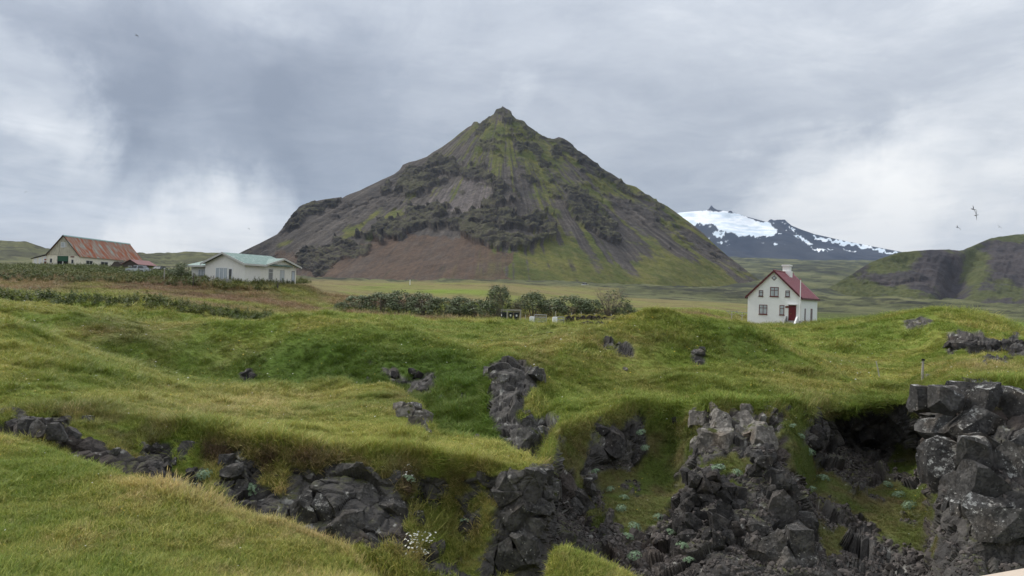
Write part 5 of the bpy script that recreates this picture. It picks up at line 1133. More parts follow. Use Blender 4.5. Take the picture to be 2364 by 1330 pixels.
sg = MB(); sg.add([(fx_(.755) + .26 * math.cos(t), -.05, 2.66 + .15 * math.sin(t)) for t in np.linspace(0, 6.283, 17)[:-1]] + [(fx_(.755) + .26 * math.cos(t), .0, 2.66 + .15 * math.sin(t)) for t in np.linspace(0, 6.283, 17)[:-1]], [tuple(range(16)), tuple(range(31, 15, -1))] + [(i, (i + 1) % 16, (i + 1) % 16 + 16, i + 16) for i in range(16)])
sgo = sg.build('house_sign', m_dred, hs); sgo['label'] = 'oval dark red name sign beside the door'
for k, zz in enumerate((2.61, 2.69)): MB().box(fx_(.755) - .12 + .02 * k, fx_(.755) + .12 - .02 * k, -.056, -.05, zz - .012, zz + .012).build('lettering', m_gold, sgo)
window(hs, 'y', 2.3, 2.75, .75, 2.5, HW, m_trimred, m_pane, sgn=1, bars=(0, 1)); window(hs, 'y', 5.6, 6.5, .65, 2.5, HW, m_dred, m_pane, sgn=1)
window(hs, 'x', fx_(.22), fx_(.38), -.1, .12, 0, m_grey, m_panedk, bars=(0, 0), sill=False, fw=.04)
MB().tube((HW + .06, .12, -.6), (HW + .06, .12, HE - .2), .05).build('downpipe', m_white, hs)
fp_ = P(1846, 744, 101); fz = gz(fp_.x, fp_.y); fpo = empty('flagpole', (fp_.x, fp_.y, fz)); tag(fpo, 'slim white flagpole in front of the white house corner', 'flagpole')
MB().tube((0, 0, -.5), (0, 0, 6.1), .07, .045, 10).build('pole', m_white, fpo); MB().tube((0, 0, 6.1), (0, 0, 6.28), .07, .05, 10).build('finial', m_redroof, fpo); MB().box(-.15, .15, -.1, .1, -.3, .5).build('base', m_grey, fpo)

# bungalow
m_cream = mat('cream_cladding', (.80, .78, .70), .8, .08, 3, col2=(.66, .65, .57), c2lo=.5, c2hi=.75, c2scale=1.2, c2stretch=(6, 6, .4)); m_teal = mat('green_sheet_roof', (.16, .235, .205), .55, .18, 2, col2=(.40, .46, .43), c2lo=.52, c2hi=.72, c2scale=2.0, c2stretch=(3, .7, 1))
m_bge = mat('pale_render', (.76, .745, .70), .85, .06, 2); m_trimw = mat('grey_white_trim', (.50, .50, .47), .7, .15, 4); m_frame = mat('white_frames', (.72, .73, .73), .6, .06, 5); m_curt = mat('curtained_glass', (.40, .44, .47), .25, .4, 2.0, stretch=(6, 6, .2))
cb = P(564, 652, 117.0); cb.z = gz(cb.x, cb.y) - .1
bg = empty('bungalow', cb, R(60)); tag(bg, 'long cream bungalow with pale green metal roof below the mountain', 'house')
GW, GL_, BE, BR = 9.5, 10.8, 3.15, 4.75
MB().prism([(0, -1), (GL_, -1), (GL_, BE - .02), (7.55, BE + 1.05), (4.3, BE - .02), (0, BE - .02)], 0, GW * .5).build('wall', m_cream, bg)
mb = MB(); mb.add([(-.02, -.02, -1), (-.02, GW, -1), (-.02, GW, BE), (-.02, GW / 2, BR), (-.02, -.02, BE), (8, -.02 + .05, -1), (8, GW, -1), (8, GW, BE), (8, GW / 2, BR), (8, .03, BE)], [(0, 1, 2, 3, 4), (9, 8, 7, 6, 5)] + [(i, i + 5, (i + 1) % 5 + 5, (i + 1) % 5) for i in range(5)])
mb.build('gable_wall', m_bge, bg)
def roofslab(parent, q, t, material, name='roof'): mb = MB(); mb.slab(*[Vector(v) for v in q], t); return mb.build(name, material, parent)
sB = (BR - BE) / (GW / 2); o_ = .55
r1 = roofslab(bg, [(-.6, -o_, BE - o_ * sB + .1), (9.5, -o_, BE - o_ * sB + .1), (9.5, GW / 2, BR + .1), (-.6, GW / 2, BR + .1)], .1, m_teal)
r2 = roofslab(bg, [(-.6, GW / 2, BR + .1), (9.5, GW / 2, BR + .1), (9.5, GW + o_, BE - o_ * sB + .1), (-.6, GW + o_, BE - o_ * sB + .1)], .1, m_teal)
sC = 1.07 / 3.25
r3 = roofslab(bg, [(4.0, -.62, BE - .3 * sC + .12), (7.55, -.62, BE + 1.18), (7.55, GW * .42, BE + 1.18), (4.0, GW * .42, BE - .3 * sC + .12)], .1, m_teal)
r4 = roofslab(bg, [(7.55, -.62, BE + 1.18), (11.5, -.62, BE + 1.18 - 3.95 * sC), (11.5, GW * .55, BE + 1.18 - 3.95 * sC), (7.55, GW * .55, BE + 1.18)], .1, m_teal)
def fascia(parent, a, b, hgt, out, material=None):
    a, b, out = Vector(a), Vector(b), Vector(out); dn = Vector((0, 0, -hgt)); mb = MB()
    mb.add([a, b, b + dn, a + dn, a + out, b + out, b + dn + out, a + dn + out], [(0, 1, 2, 3), (7, 6, 5, 4), (0, 4, 5, 1), (1, 5, 6, 2), (2, 6, 7, 3), (3, 7, 4, 0)]); return mb.build('fascia', material or m_trimw, parent)
fascia(r1, (-.6, -o_, BE - o_ * sB + .22), (-.6, GW / 2, BR + .22), .32, (-.05, 0, 0)); fascia(r2, (-.6, GW / 2, BR + .22), (-.6, GW + o_, BE - o_ * sB + .22), .32, (-.052, 0, 0)); fascia(r1, (-.6, -o_, BE - o_ * sB + .2), (4.0, -o_, BE - o_ * sB + .2), .3, (0, -.05, 0))
fascia(r3, (3.9, -.62, BE - .33 * sC + .23), (7.55, -.62, BE + 1.30), .30, (0, -.05, 0)); fascia(r4, (7.55, -.62, BE + 1.30), (11.5, -.62, BE + 1.30 - 3.95 * sC), .30, (0, -.052, 0))
mb = MB()
for k in range(54): x = .12 + k * .2; mb.box(x, x + .035, -.035, -.003, -.8, BE - .1)
bt = mb.build('cladding_battens', m_cream, bg)
MB().box(4.6, 10.8, -.05, -.004, BE - .14, BE - .06).build('trim_board', m_trimw, bg)
window(bg, 'x', 4.75, 5.75, .75, 2.6, 0, m_trimw, m_panedk, bars=(0, 1), fw=.1); window(bg, 'x', 7.25, 8.2, .7, 2.5, 0, m_trimw, m_curt, bars=(0, 1), fw=.1)
d_ = MB().box(9.75, 10.5, -.05, .03, -.4, 2.45).build('door', m_grey, bg); MB().box(9.87, 10.38, -.06, -.03, .7, 2.25).build('pane', m_curt, d_)
window(bg, 'y', 3.95, 6.9, .55, 2.5, -.02, m_frame, m_curt, sgn=-1, bars=(2, 0), fw=.12); d_ = MB().box(-.08, .0, 2.75, 3.75, -.3, 2.45).build('door', m_frame, bg); MB().box(-.09, -.06, 2.95, 3.6, .2, 2.25).build('pane', m_panedk, d_)
MB().box(.8, 7, GW + .02, GW + 4.6, -1, 2.75).build('annex_wall', m_bge, bg)
r5 = roofslab(bg, [(.1, GW - .2, 2.72), (4.0, GW - .2, 3.75), (4.0, GW + 5.3, 3.75), (.1, GW + 5.3, 2.72)], .1, m_teal, 'annex_roof'); r6 = roofslab(bg, [(4.0, GW - .2, 3.75), (8, GW - .2, 2.72), (8, GW + 5.3, 2.72), (4.0, GW + 5.3, 3.75)], .1, m_teal, 'annex_roof')
fascia(r5, (.1, GW - .2, 2.84), (.1, GW + 5.3, 2.84), .28, (-.05, 0, 0))
window(bg, 'y', GW + .6, GW + 2.8, .6, 2.25, .8, m_frame, m_curt, sgn=-1, bars=(2, 0), fw=.12)
dk_ = empty('terrace_fence', cb + Vector((0, 0, 0)), R(60)); tag(dk_, 'low pale wooden fence in front of the bungalow windows', 'fence')
for k in range(16): MB().box(-2.3, -2.24, .2 + k * .55, .2 + k * .55 + .42, -.7, .55 + .06 * (k % 3)).build('board', m_frame if k > 4 else m_grey, dk_)
MB().box(-2.24, -2.18, .1, 9, .25, .35).build('rail', m_trimw, dk_)

# barn
m_barnw = mat('barn_plaster', (.76, .72, .60), .9, .12, 1.5, col2=(.54, .50, .40), c2lo=.55, c2hi=.75, c2scale=1.0); m_plank = mat('weathered_planks', (.56, .53, .42), .9, .3, 3, stretch=(8, 8, .5), col2=(.16, .14, .11), c2lo=.45, c2hi=.7, c2scale=2.5, c2stretch=(7, 7, .4))
m_rust = mat('rusty_roof', (.30, .085, .035), .8, .25, 2.5, col2=(.27, .33, .29), c2lo=.49, c2hi=.56, c2scale=.9, c2stretch=(.35, 2.6, .35)); m_green = mat('green_door', (.03, .095, .055), .6, .15, 4); m_dkroof = mat('dark_roof_felt', (.05, .05, .05), .9, .2, 3); m_black = mat('dark_interior', (.012, .012, .012), .9, .1, 3)
bp_ = P(182, 614, 178.0); bp_.z = gz(bp_.x, bp_.y) - .15
bn = empty('barn', bp_, R(-3.8)); tag(bn, 'long barn with rust-streaked green roof and weathered plank gable', 'barn')
W_, L_, E_, H_ = 8.1, 27.0, 2.9, 7.5
MB().prism([(-W_, -1), (0, -1), (0, E_), (-W_ / 2, H_), (-W_, E_)], .05, L_).build('wall', m_barnw, bn)
sR = (H_ - E_) / (W_ / 2)
for k in range(27):
    x0 = -W_ + k * .3; x1 = x0 + .285; xm = (x0 + x1) / 2
    t0, t1 = [E_ + .08 + sR * (W_ / 2 - abs(x + W_ / 2)) for x in (x0, x1)]
    o = -.03 - .02 * random.random()
    MB().add([(x0, o, E_ - .1), (x1, o, E_ - .1), (x1, o, t1 - .1), (x0, o, t0 - .1), (x0, .048, E_ - .1), (x1, .048, E_ - .1), (x1, .048, t1 - .1), (x0, .048, t0 - .1)], [(0, 1, 2, 3), (7, 6, 5, 4), (0, 4, 5, 1), (1, 5, 6, 2), (2, 6, 7, 3), (3, 7, 4, 0)]).build('plank', m_plank, bn)
nw = 120
for sg_ in (0, 1):
    mb = MB(); vs = []; xa = (.35 if sg_ == 0 else -W_ - .35); za = E_ - .35 * sR + .1; xr, zr = -W_ / 2, H_ + .1
    for k in range(nw + 1):
        y = -.35 + (L_ + .7) * k / nw; dz = .035 * (1 if k % 2 else -1); vs += [(xa, y, za + dz), (xr, y, zr + dz), (xa, y, za + dz - .07), (xr, y, zr + dz - .07)]
    fs = []
    for k in range(nw): b = 4 * k; fs += [(b, b + 4, b + 5, b + 1), (b + 2, b + 3, b + 7, b + 6), (b, b + 2, b + 6, b + 4)]
    fs += [(0, 1, 3, 2), (4 * nw, 4 * nw + 2, 4 * nw + 3, 4 * nw + 1)]
    mb.add(vs, fs); r_ = mb.build('roof', m_rust, bn)
    fascia(r_, (xa, -.42, za + .05), (xr, -.42, zr + .12), .22, (0, .05, 0), m_dkroof)
m_verd = mat('verdigris_ridge', (.24, .34, .31), .6, .2, 3)
MB().prism([(-W_ / 2 - .32, H_ - .12), (-W_ / 2, H_ + .22), (-W_ / 2 + .32, H_ - .12), (-W_ / 2, H_ + .12)], -.4, L_ + .4).build('ridge_cap', m_verd, r_)
MB().prism([(-W_ - 3.9, -1), (-W_ - .01, -1), (-W_ - .01, E_ - .15), (-W_ - 3.9, 1.75)], .3, 12).build('lean_to_wall', m_barnw, bn)
roofslab(bn, [(-W_ - 4.2, 0, 1.72), (-W_ + .0, 0, E_ + .02), (-W_ + .0, 12.3, E_ + .02), (-W_ - 4.2, 12.3, 1.72)], .1, m_dkroof, 'lean_to_roof')
for k in range(10): MB().box(-W_ - 3.85 + k * .39, -W_ - 3.85 + k * .39 + .36, .262, .298, -.8, 1.7 + .029 * k * 3.4).build('plank', m_frame if k % 3 else m_barnw, bn)
op = MB().box(-5.5, -2.75, -.02, .06, -.5, 2.62).build('doorway', m_black, bn); MB().box(-5.4, -2.8, -.06, -.025, 1.35, 2.6).build('roller_door', m_green, op); MB().box(-4.2, -3.9, -.06, -.025, -.5, 1.3).build('door_post', m_trimw, op); MB().box(-5.62, -5.45, -.09, -.022, -.5, 2.7).build('door_jamb', m_barnw, op)  # black panel stands in for the shade inside the open barn door
m_sign = mat('brown_red_sign', (.15, .035, .03), .7, .2, 5)
MB().box(-2.15, -1.25, -.06, .0, 2.35, 2.6).build('sign', m_sign, bn); MB().box(-W_ - .8, -W_ - .35, .2, .26, 1.45, 1.8).build('sign', mat('orange_sign', (.30, .10, .05), .7, .2, 5), bn); MB().box(-W_ - .85, -W_ - .3, .2, .26, .3, 1.2).build('hatch', mat('brown_hatch', (.14, .08, .05), .8, .3, 4), bn)
window(bn, 'x', -7.4, -6.75, .9, 1.95, .05, m_trimw, m_panedk, bars=(0, 0)); window(bn, 'x', -2.0, -1.35, .8, 1.85, .05, m_trimw, m_panedk, bars=(0, 0)); window(bn, 'x', -4.65, -3.7, 4.75, 5.95, -.06, m_frame, m_pane, bars=(0, 0)); MB().box(-3.6, -3.2, -.09, -.055, 4.75, 5.95).build('shutter', m_trimw, bn)
for y0, y1 in ((2.6, 5.2), (8.4, 11.4), (14.5, 17.0)): window(bn, 'y', y0, y1, .8, 1.85, 0, m_trimw, m_panedk, sgn=1, bars=(1, 0), fw=.1)

# little shed, tilted panel
m_pink = mat('faded_red_roof', (.24, .125, .12), .7, .15, 2); m_dkw = mat('dark_wood', (.09, .075, .065), .9, .3, 3, stretch=(6, 6, .5))
sp_ = P(284, 622, 158.0); sp_.z = gz(sp_.x, sp_.y) - .2
sh = empty('wooden_shed', sp_, R(-8)); tag(sh, 'small dark wooden shed with faded red roof beside the long barn', 'shed')
MB().prism([(0, -1), (3.4, -1), (3.4, 1.55), (1.7, 2.45), (0, 1.55)], 0, 6).build('wall', m_dkw, sh)
roofslab(sh, [(-.3, -.3, 1.45), (1.7, -.3, 2.5), (1.7, 6.3, 2.5), (-.3, 6.3, 1.45)], .07, m_pink); roofslab(sh, [(1.7, -.3, 2.5), (3.7, -.3, 1.45), (3.7, 6.3, 1.45), (1.7, 6.3, 2.5)], .07, m_pink)
for k in range(11): MB().box(.01 + k * .31, .01 + k * .31 + .29, -.03, -.003, -.5, 1.5 + .53 * (1 - abs(k - 5) / 5.5)).build('plank', m_dkw, sh)
window(sh, 'x', 1.2, 2.0, .55, 1.2, -.035, m_frame, m_curt, bars=(1, 0))
tp = P(247, 622, 160.0); tp.z = gz(tp.x, tp.y); tl = empty('tipped_cart', tp, R(-10)); tag(tl, 'dark wooden cart tipped up beside the shed', 'cart')
mb = MB(); mb.prism([(0, -.2), (1.7, 1.75), (2.6, 1.8), (3.0, 1.3), (2.9, -.2), (2.3, -.2), (2.0, .9), (1.0, -.2)], 0, 1.8); mb.build('box', m_dkw, tl); MB().tube((2.3, -.08, .25), (2.3, -.2, .25), .42, n=14).build('wheel', m_black, tl)

# ------------------------------------------------------------------ vehicles
m_tyre = mat('tyre', (.02, .02, .02), .9, .1, 5)
def car(loc, rz, paint, label, van=False, s=1.0):
    t = empty('parked_car', loc, rz); tag(t, label, 'car', 'cars at the farm'); t.scale = (s, s, s)
    h0 = 1.9 if van else 1.45
    body = [(-2.1, .35), (2.1, .35), (2.15, .75), (1.9, .86), (1.1, .95), (-1.75, .95), (-2.1, .9)]
    cabin = [(1.15, .93), (.45, h0), (-1.2, h0 + .02), (-1.8 if not van else -2.05, .93)]
    mb = MB(); mb.prism(body, -.85, .85); b = mb.build('body', paint, t)
    n_ = len(cabin); vs = [(x, -.82 if z < 1 else -.66, z) for x, z in cabin] + [(x, .82 if z < 1 else .66, z) for x, z in cabin]
    mb = MB(); mb.add(vs, [(0, 1, 2, 3), (7, 6, 5, 4), (0, 4, 5, 1), (1, 5, 6, 2), (2, 6, 7, 3)]); mb.build('cabin', m_panedk, t)
    MB().box(-1.22, .5, -.68, .68, h0 - .02, h0 + .06).build('roof', paint, t)
    for sx in (-1, 1):
        mb = MB(); mb.add([(-.35, .78 * sx, .95), (-.25, .78 * sx, .95), (-.3, .69 * sx, h0), (-.4, .69 * sx, h0), (-.35, .86 * sx, .95), (-.25, .86 * sx, .95), (-.3, .71 * sx, h0), (-.4, .71 * sx, h0)], [(0, 1, 2, 3), (7, 6, 5, 4), (0, 4, 5, 1), (1, 5, 6, 2), (2, 6, 7, 3), (3, 7, 4, 0)]); mb.build('pillar', paint, t)
        for x in (-1.3, 1.3): w = MB().tube((x, .72 * sx, .33), (x, .9 * sx, .33), .33, n=14).build('wheel', m_tyre, t); MB().tube((x, .88 * sx, .33), (x, .915 * sx, .33), .19, n=10).build('rim', m_trimw, w)
        MB().box(2.05, 2.17, .45 * sx - .2, .45 * sx + .2, .62, .78).build('headlight', m_pane, t)
    return t
m_silver = mat('silver_paint', (.52, .55, .58), .3, .04, 3, metal=.4); m_wpaint = mat('white_paint', (.75, .75, .74), .35, .04, 3); m_dpaint = mat('dark_paint', (.05, .055, .06), .3, .05, 3)
c_ = at(316, 140); c_.z = P(316, 630, 140).z - .1; car(c_, R(172), m_silver, 'silver car half hidden by weeds in front of the shed')
c_ = at(388, 146); c_.z = P(385, 640, 146).z; car(c_, R(200), m_silver, 'grey car half hidden behind the weeds and the tall post')
c_ = at(370, 152); c_.z = P(370, 632, 152).z; car(c_, R(80), m_dpaint, 'dark car parked at the end of the shed')
c_ = P(1351, 663, 450); c_.z = gz(c_.x, 450) + .1; car(c_, R(4), m_wpaint, 'tiny white van on the road below the mountain', True, 1.0)

# ------------------------------------------------------------------ farm yard odds and ends
m_bin = mat('black_bin_plastic', (.022, .025, .03), .5, .15, 4); m_label = mat('white_sticker', (.65, .65, .63), .6, .05, 5); m_fgrey = mat('galvanised_rail', (.34, .35, .35), .5, .15, 6, metal=.3); m_post = mat('bleached_post', (.42, .40, .35), .9, .25, 5, stretch=(1, 1, .3)); m_woodgrey = mat('grey_wood', (.32, .30, .26), .9, .25, 5)
b0 = at(1160, 92); b0.z -= .02
def wheelie(loc, rz, lb, sticker=True):
    t = empty('wheeled_bin', loc, rz); tag(t, lb, 'bin', 'bins by the track')
    mb = MB(); mb.add([(-.24, -.28, .08), (.24, -.28, .08), (.24, .26, .08), (-.24, .26, .08), (-.29, -.36, 1.02), (.29, -.36, 1.02), (.29, .36, 1.02), (-.29, .36, 1.02)], [(3, 2, 1, 0), (4, 5, 6, 7), (0, 1, 5, 4), (1, 2, 6, 5), (2, 3, 7, 6), (3, 0, 4, 7)]); mb.build('body', m_bin, t)
    MB().prism([(-.31, 1.022), (.31, 1.022), (.29, 1.10), (-.29, 1.10)], -.38, .38).build('lid', m_bin, t)
    for x in (-.27, .27): MB().tube((x - .03, .26, .1), (x + .03, .26, .1), .1, n=10).build('wheel', m_tyre, t)
    if sticker: MB().box(-.1, .1, -.345, -.30, .6, .88).build('sticker', m_label, t)
wheelie(b0 + Vector((1.05, 0, 0)), 0, 'black wheeled bin, middle one of the shelter, with small white sticker'); wheelie(b0 + Vector((1.8, 0, 0)), 0, 'black wheeled bin nearest the open metal gate, with large pale sticker'); wheelie(b0 + Vector((.25, .05, 0)), R(-70), 'black wheeled bin turned sideways at the hedge end of the shelter')
fr = empty('bin_shelter', b0); tag(fr, 'open grey timber frame around the wheeled bins', 'shelter')
for x in (.62, 2.28): MB().box(x - .07, x + .07, -.52, -.40, -.1, 1.35).build('post', m_woodgrey, fr)
for x in (-.1, 2.28): MB().box(x - .06, x + .06, .62, .74, -.1, 1.28).build('post', m_woodgrey, fr)
MB().box(.55, 2.36, -.54, -.38, 1.352, 1.47).build('rail', m_woodgrey, fr); MB().box(-.16, 2.36, .6, .76, 1.282, 1.40).build('rail', m_woodgrey, fr)
for x in (-.1, .62, 2.28): MB().box(x - .05, x + .05, -.37, .59, 1.30, 1.39).build('side_rail', m_woodgrey, fr)
def gate(x0, x1, d, hgt, lb):
    a, b = at(x0, d), at(x1, d); t = empty('metal_gate', a, math.atan2(b.y - a.y, b.x - a.x)); tag(t, lb, 'gate', 'metal gates by the track'); L__ = (b - a).length
    for z in (.12, hgt * .72, hgt): MB().tube((0, 0, z), (L__, 0, z),   .05, n=6).build('rail', m_fgrey, t)
    for x in (0, L__): MB().tube((x, 0, -.1), (x, 0, hgt), .05, n=6).build('stile', m_fgrey, t)
    for k in range(1, 10): MB().tube((L__ * k / 10, 0, .12), (L__ * k / 10, 0, hgt * .72), .026, n=5).build('bar', m_fgrey, t)
gate(1235, 1262, 91, 1.0, 'open galvanised gate between the bins and the stone wall'); gate(1280, 1303, 88.5, 1.05, 'second galvanised gate against the end of the stone wall')
def chalk(x, d, w, hgt, lb):
    p = at(x, d); o = MB(); o.add([(-w / 2, -.25, -.1), (w / 2, -.25, -.1), (w / 2, .25, -.1), (-w / 2, .25, -.1), (-w * .46, -.22, hgt), (w * .48, -.2, hgt * .97), (w * .46, .2, hgt * 1.02), (-w * .48, .22, hgt)], [(3, 2, 1, 0), (4, 5, 6, 7), (0, 1, 5, 4), (1, 2, 6, 5), (2, 3, 7, 6), (3, 0, 4, 7)])
    t = empty('gatepost', p); tag(t, lb, 'gatepost'); q = o.build('block', m_white, t); MB().box(-w * .3, w * .3, -.15, .15, hgt * .9, hgt + .05).build('cap', m_frame, t)
chalk(1229, 91, .62, .72, 'whitewashed block gatepost next to the open galvanised gate'); chalk(1282, 88, .60, .95, 'taller whitewashed block in front of the stone wall end')
sw = at(1306, 92); wl_ = empty('stone_wall', sw); tag(wl_, 'low wall of dark upright stones capped with yellow turf', 'wall')
m_turfcap = mat('turf_cap', (.16, .14, .03), .95, .4, 5); m_wst = rock_mat('wall_stone', (.06, .048, .042), (.10, .085, .075), .0)
xw = 1306
for k in range(16):
    w_ = random.uniform(9, 14); a = at(xw, 92 + k * .35); b = at(xw + w_, 92 + k * .35); xw += w_
    me = stone_mesh('stone', 900 + k, .95); o = link('stone', me, m_wst, wl_, (a + b) / 2 - sw + Vector((0, 0, .42))); o.scale = ((b - a).length * .66, .42, random.uniform(.62, .78)); o.rotation_euler = (0, 0, random.uniform(-.3, .3))
mb = MB(); pv = None
for k in range(40):
    a = at(1304 + (xw - 1304) * k / 39, 92 + 16 * .35 * k / 39) - sw; zt = 1.0 + .09 * math.sin(k * 1.7) + .05 * math.sin(k * 3.1)
    if pv: mb.add([pv[0] + Vector((0, -.3, pv[1] - .16)), pv[0] + Vector((0, -.1, pv[1])), pv[0] + Vector((0, .35, pv[1])), a + Vector((0, -.3, zt - .16)), a + Vector((0, -.1, zt)), a + Vector((0, .35, zt))], [(0, 1, 4, 3), (1, 2, 5, 4)])
    pv = (a, zt)
mb.build('turf_cap', m_turfcap, wl_)
for (x0, x1, y0, y1, n_, lb) in ((1215, 1330, 779, 768, 15, 'row of dark stones with yellow moss in the meadow'), (1346, 1384, 768, 757, 7, 'short row of dark stones running up to the farm track'), (1342, 1420, 749, 751, 11, 'thin line of black stones along the edge of the farm track')):
    pts_ = []
    for k in range(n_):
        p = vis(x0 + (x1 - x0) * (k + .5) / n_ + random.uniform(-2, 2), y0 + (y1 - y0) * k / n_ + random.uniform(-1.5, 1.5))
        if p and p.y > 58: pts_.append(p)
    if not pts_: continue
    t = empty('stone_row', pts_[0]); tag(t, lb, 'stones')
    for k, p in enumerate(pts_): o = link('stone', stone_mesh('stone', 950 + k + n_, .8), m_wst, t, p - pts_[0] + Vector((0, 0, .12))); s_ = random.uniform(.26, .5); o.scale = (s_ * 1.2, s_, s_ * .9); o.rotation_euler = (0, 0, random.uniform(0, 3))
def post(x, d, hgt, r, lean, lb, group=None, material=None, name='fence_post', cap=None, y=None):
    p = at(x, d) if y is None else vis(x, y)
    t = empty(name, p); tag(t, lb, 'post', group); mb = MB(); top = Vector((lean * hgt, 0, hgt)); mb.tube((0, 0, -.25), top * .55, r, r * .95, 7); mb.tube(top * .55, top, r * .95, r * .8, 7); mb.build('shaft', material or m_post, t)
    if cap: MB().tube(top, top + Vector((lean * .1, 0, .08)), r * cap[0], r * cap[0] * .8, 8).build('cap', cap[1], t)
    return t
G_ = 'fence posts along the hedge'
for x, d, hgt, ln, lb in ((1214, 99, .85, 0, 'short grey post with a rounded top behind the bins'), (1284, 99, 1.3, -.03, 'tallest pale fence post, upright, above the stone wall end'), (1319, 100, .95, .1, 'pale fence post above the wall, leaning slightly towards the house'), (1346, 100, 1.15, -.2, 'pale fence post leaning back towards the bins, third above the wall'),
                          (1379, 100, .95, -.38, 'thin fence post leaning far over above the stone wall'), (1412, 102, .85, 0, 'thin upright fence post before the leafless shrub'), (1462, 104, .85, 0, 'last thin fence post beside the golden field')): post(x, d, hgt, .06, ln, lb, G_)
post(2032, 43, .95, .035, -.28, 'thin pale stake leaning over in the turf below the right mound', None, y=872)
pp = post(2129, 41, .95, .055, .02, 'weathered short post with dark cap at the cliff top', None, m_woodgrey, cap=(1.5, m_black), y=882)
MB().tube((0, 0, .85), (.45, .1, .72), .008, n=4).build('wire', m_black, pp)
post(377, 119, 1.9, .11, 0, 'thick post with pale top beside the weeds near the parked cars', None, m_woodgrey, cap=(1.1, m_label)); post(444, 112, 2.1, .08, .03, 'tall dark post at the corner of the bungalow garden', None, m_dkw); post(640, 115, 1.0, .11, 0, 'short stout post below the bungalow side windows', None, m_dkw); post(488, 112, 1.7, .05, .12, 'thin dark post in front of the bungalow gable', None, m_dkw); post(945, 160, 1.1, .08, 0, 'small white marker post on the far edge of the golden field', None, m_white)
for x, lb in ((1690, 'wooden drying post with crossbar, farther from the white house'), (1714, 'wooden drying post with crossbar next to the white house wall')):
    p = at(x, 112); t = empty('drying_post', p, R(-20)); tag(t, lb, 'post', 'drying posts by the white house'); MB().tube((0, 0, -.3), (0, 0, 1.55), .06, n=7).build('post', m_post, t); MB().box(-.85, .85, -.05, .05, 1.552, 1.65).build('crossbar', m_woodgrey, t)
    for s_ in (-1, 1): MB().tube((0, -.06, .95), (s_ * .7, -.06, 1.55), .035, n=5).build('brace', m_woodgrey, t)
# farm track
tv = []
for d in (88.6, 89.6, 90.6): tv.append([list(at(x, d) + Vector((0, 0, .06 if d == 89.6 else -.02))) for x in np.arange(1105, 1500, 8)])
tv = np.array(tv); tcol = np.broadcast_to(np.array([.25, .215, .165]), tv.shape).copy()
tag(sheet('farm_track', tv, tcol, attr_mat('track_gravel', (.8, 6.0), (.15, .25), bump=.5, bdist=.03, bscale=20)), kind='structure')
# viewpoint handrail at the corner of the picture
m_rail = mat('bleached_rail_timber', (.50, .42, .34), .8, .12, 3, bump=.3, bscale=25)
ha, hb = P(2140, 1352, 1.15), P(2700, 1252, 1.05); hd = hb - ha
hr_ = empty('handrail', Vector((ha.x, ha.y, -1.6))); tag(hr_, 'pale weathered timber handrail of the viewpoint in the bottom corner', 'handrail')
o = hr_.location; s_ = Vector((0, -.14, .0)); mb = MB(); u_ = Vector((0, 0, .035)); mb.add([v - o for v in (ha, hb, hb + s_, ha + s_, ha - u_, hb - u_, hb + s_ - u_, ha + s_ - u_)], [(0, 1, 2, 3), (7, 6, 5, 4), (0, 4, 5, 1), (1, 5, 6, 2), (2, 6, 7, 3), (3, 7, 4, 0)]); mb.build('top_board', m_rail, hr_)
for f_ in (.35, .95): q = ha + hd * f_ + s_ * .5 - o; MB().box(q.x - .045, q.x + .045, q.y - .045, q.y + .045, -1.6, q.z - .037).build('post', m_rail, hr_)

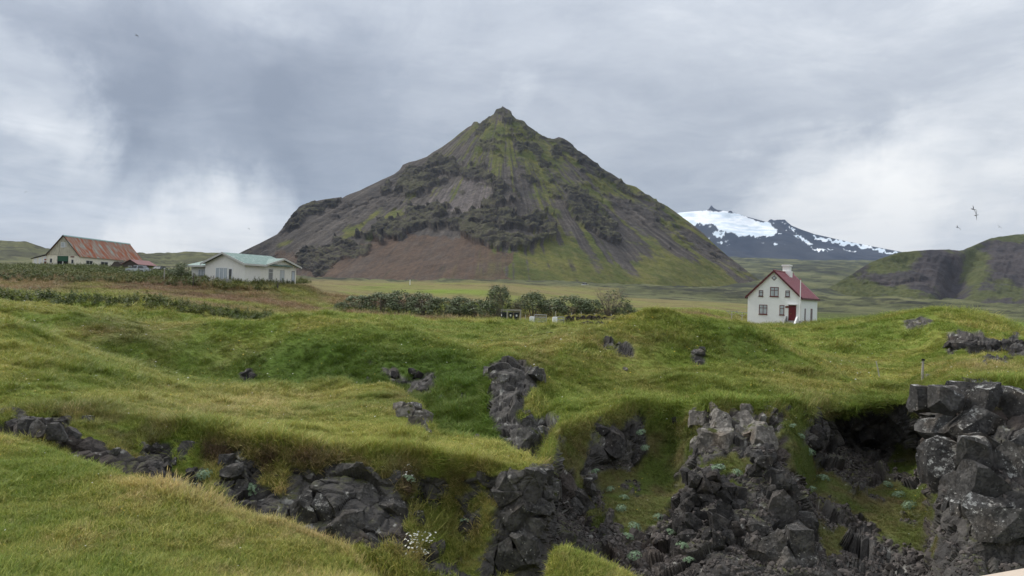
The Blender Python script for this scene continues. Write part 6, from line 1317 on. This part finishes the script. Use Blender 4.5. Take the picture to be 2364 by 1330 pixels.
# ------------------------------------------------------------------ birds
m_bird = mat('tern_grey', (.10, .105, .115), .7, .15, 9)
def bird(x, y, d, span, bank, sweep, yaw, lb):
    prof = [(-.5, .03, 0), (-.44, .055, .012), (-.33, .075, .018), (-.2, .105, .025), (-.08, .13, .035), (0, .15, .05), (.08, .13, .035), (.2, .105, .025), (.33, .075, .018), (.44, .055, .012), (.5, .03, 0)]
    vs, fs = [], []
    for u, c, t in prof:
        zz = sweep[0] * (1 - abs(u) * 2) * abs(u) * 2 - sweep[1] * u * u; yy = -.35 * abs(u)
        vs += [(u, yy - c * .5, zz), (u, yy, zz + t * .5), (u, yy + c * .5, zz), (u, yy, zz - t * .5)]
    for k in range(len(prof) - 1):
        for q in range(4): fs.append((4 * k + q, 4 * k + (q + 1) % 4, 4 * k + 4 + (q + 1) % 4, 4 * k + 4 + q))
    fs += [(0, 1, 2, 3), (40, 43, 42, 41)]
    # body with head, bill and forked tail
    i0 = len(vs); rings = [(.30, .004), (.24, .022), (.19, .035), (.12, .045), (0, .055), (-.14, .035), (-.22, .022), (-.40, .012)]
    for yy, r in rings: vs += [(r * math.cos(t) * (1 if yy > -.3 else 3.0), yy, r * math.sin(t)) for t in np.linspace(0, 6.283, 9)[:-1]]
    for k in range(len(rings) - 1): fs += [(i0 + 8 * k + q, i0 + 8 * k + (q + 1) % 8, i0 + 8 * k + 8 + (q + 1) % 8, i0 + 8 * k + 8 + q) for q in range(8)]
    fs += [tuple(i0 + q for q in range(8)), tuple(i0 + 8 * (len(rings) - 1) + q for q in range(7, -1, -1))]
    mb = MB(); mb.add([Vector(v) * span for v in vs], fs); o = mb.build('seabird', m_bird, None, P(x, y, d), smooth=True); o.rotation_euler = (R(25), R(bank), R(yaw)); tag(o, lb, 'bird', 'terns over the coast')
bird(2246, 483, 62, .85, 52, (.35, .2), 30, 'dark seabird with swept wings just above the vertical one'); bird(2253, 497, 60, .85, 88, (.1, .12), 20, 'seabird banking with wings held straight up and down'); bird(2210, 525, 66, .70, 38, (.5, .0), 20, 'pale seabird lowest of the group beside the crater hill'); bird(2307, 524, 68, .5, 40, (.6, -.4), -30, 'small seabird nearest the picture edge over the crater hill')
bird(316, 82, 80, .7, 40, (.4, .1), 0, 'lone seabird high in the dark clouds above the barn'); bird(60, 443, 95, .6, -30, (.3, .2), 10, 'faint seabird in the bright cloud above the barn, lowest on that side'); bird(575, 528, 100, .45, 45, (.3, .1), 10, 'tiny seabird against the bright cloud above the bungalow')

# ------------------------------------------------------------------ the air
hz_ = MB().box(-16000, 16000, -600, 15000, -70, 1500).build('haze', None)
tag(hz_, 'thin blue haze between the coast and the glacier', 'haze', kind='stuff')
m_hz = bpy.data.materials.new('haze_air'); m_hz.use_nodes = True; nt = m_hz.node_tree; nt.nodes.clear()
ho = nt.nodes.new('ShaderNodeOutputMaterial'); hv = nt.nodes.new('ShaderNodeVolumePrincipled'); nt.links.new(hv.outputs[0], ho.inputs['Volume'])
hv.inputs['Color'].default_value = (.50, .68, 1.0, 1); hv.inputs['Density'].default_value = 2.2e-5; hv.inputs['Anisotropy'].default_value = .2
hz_.data.materials.append(m_hz)
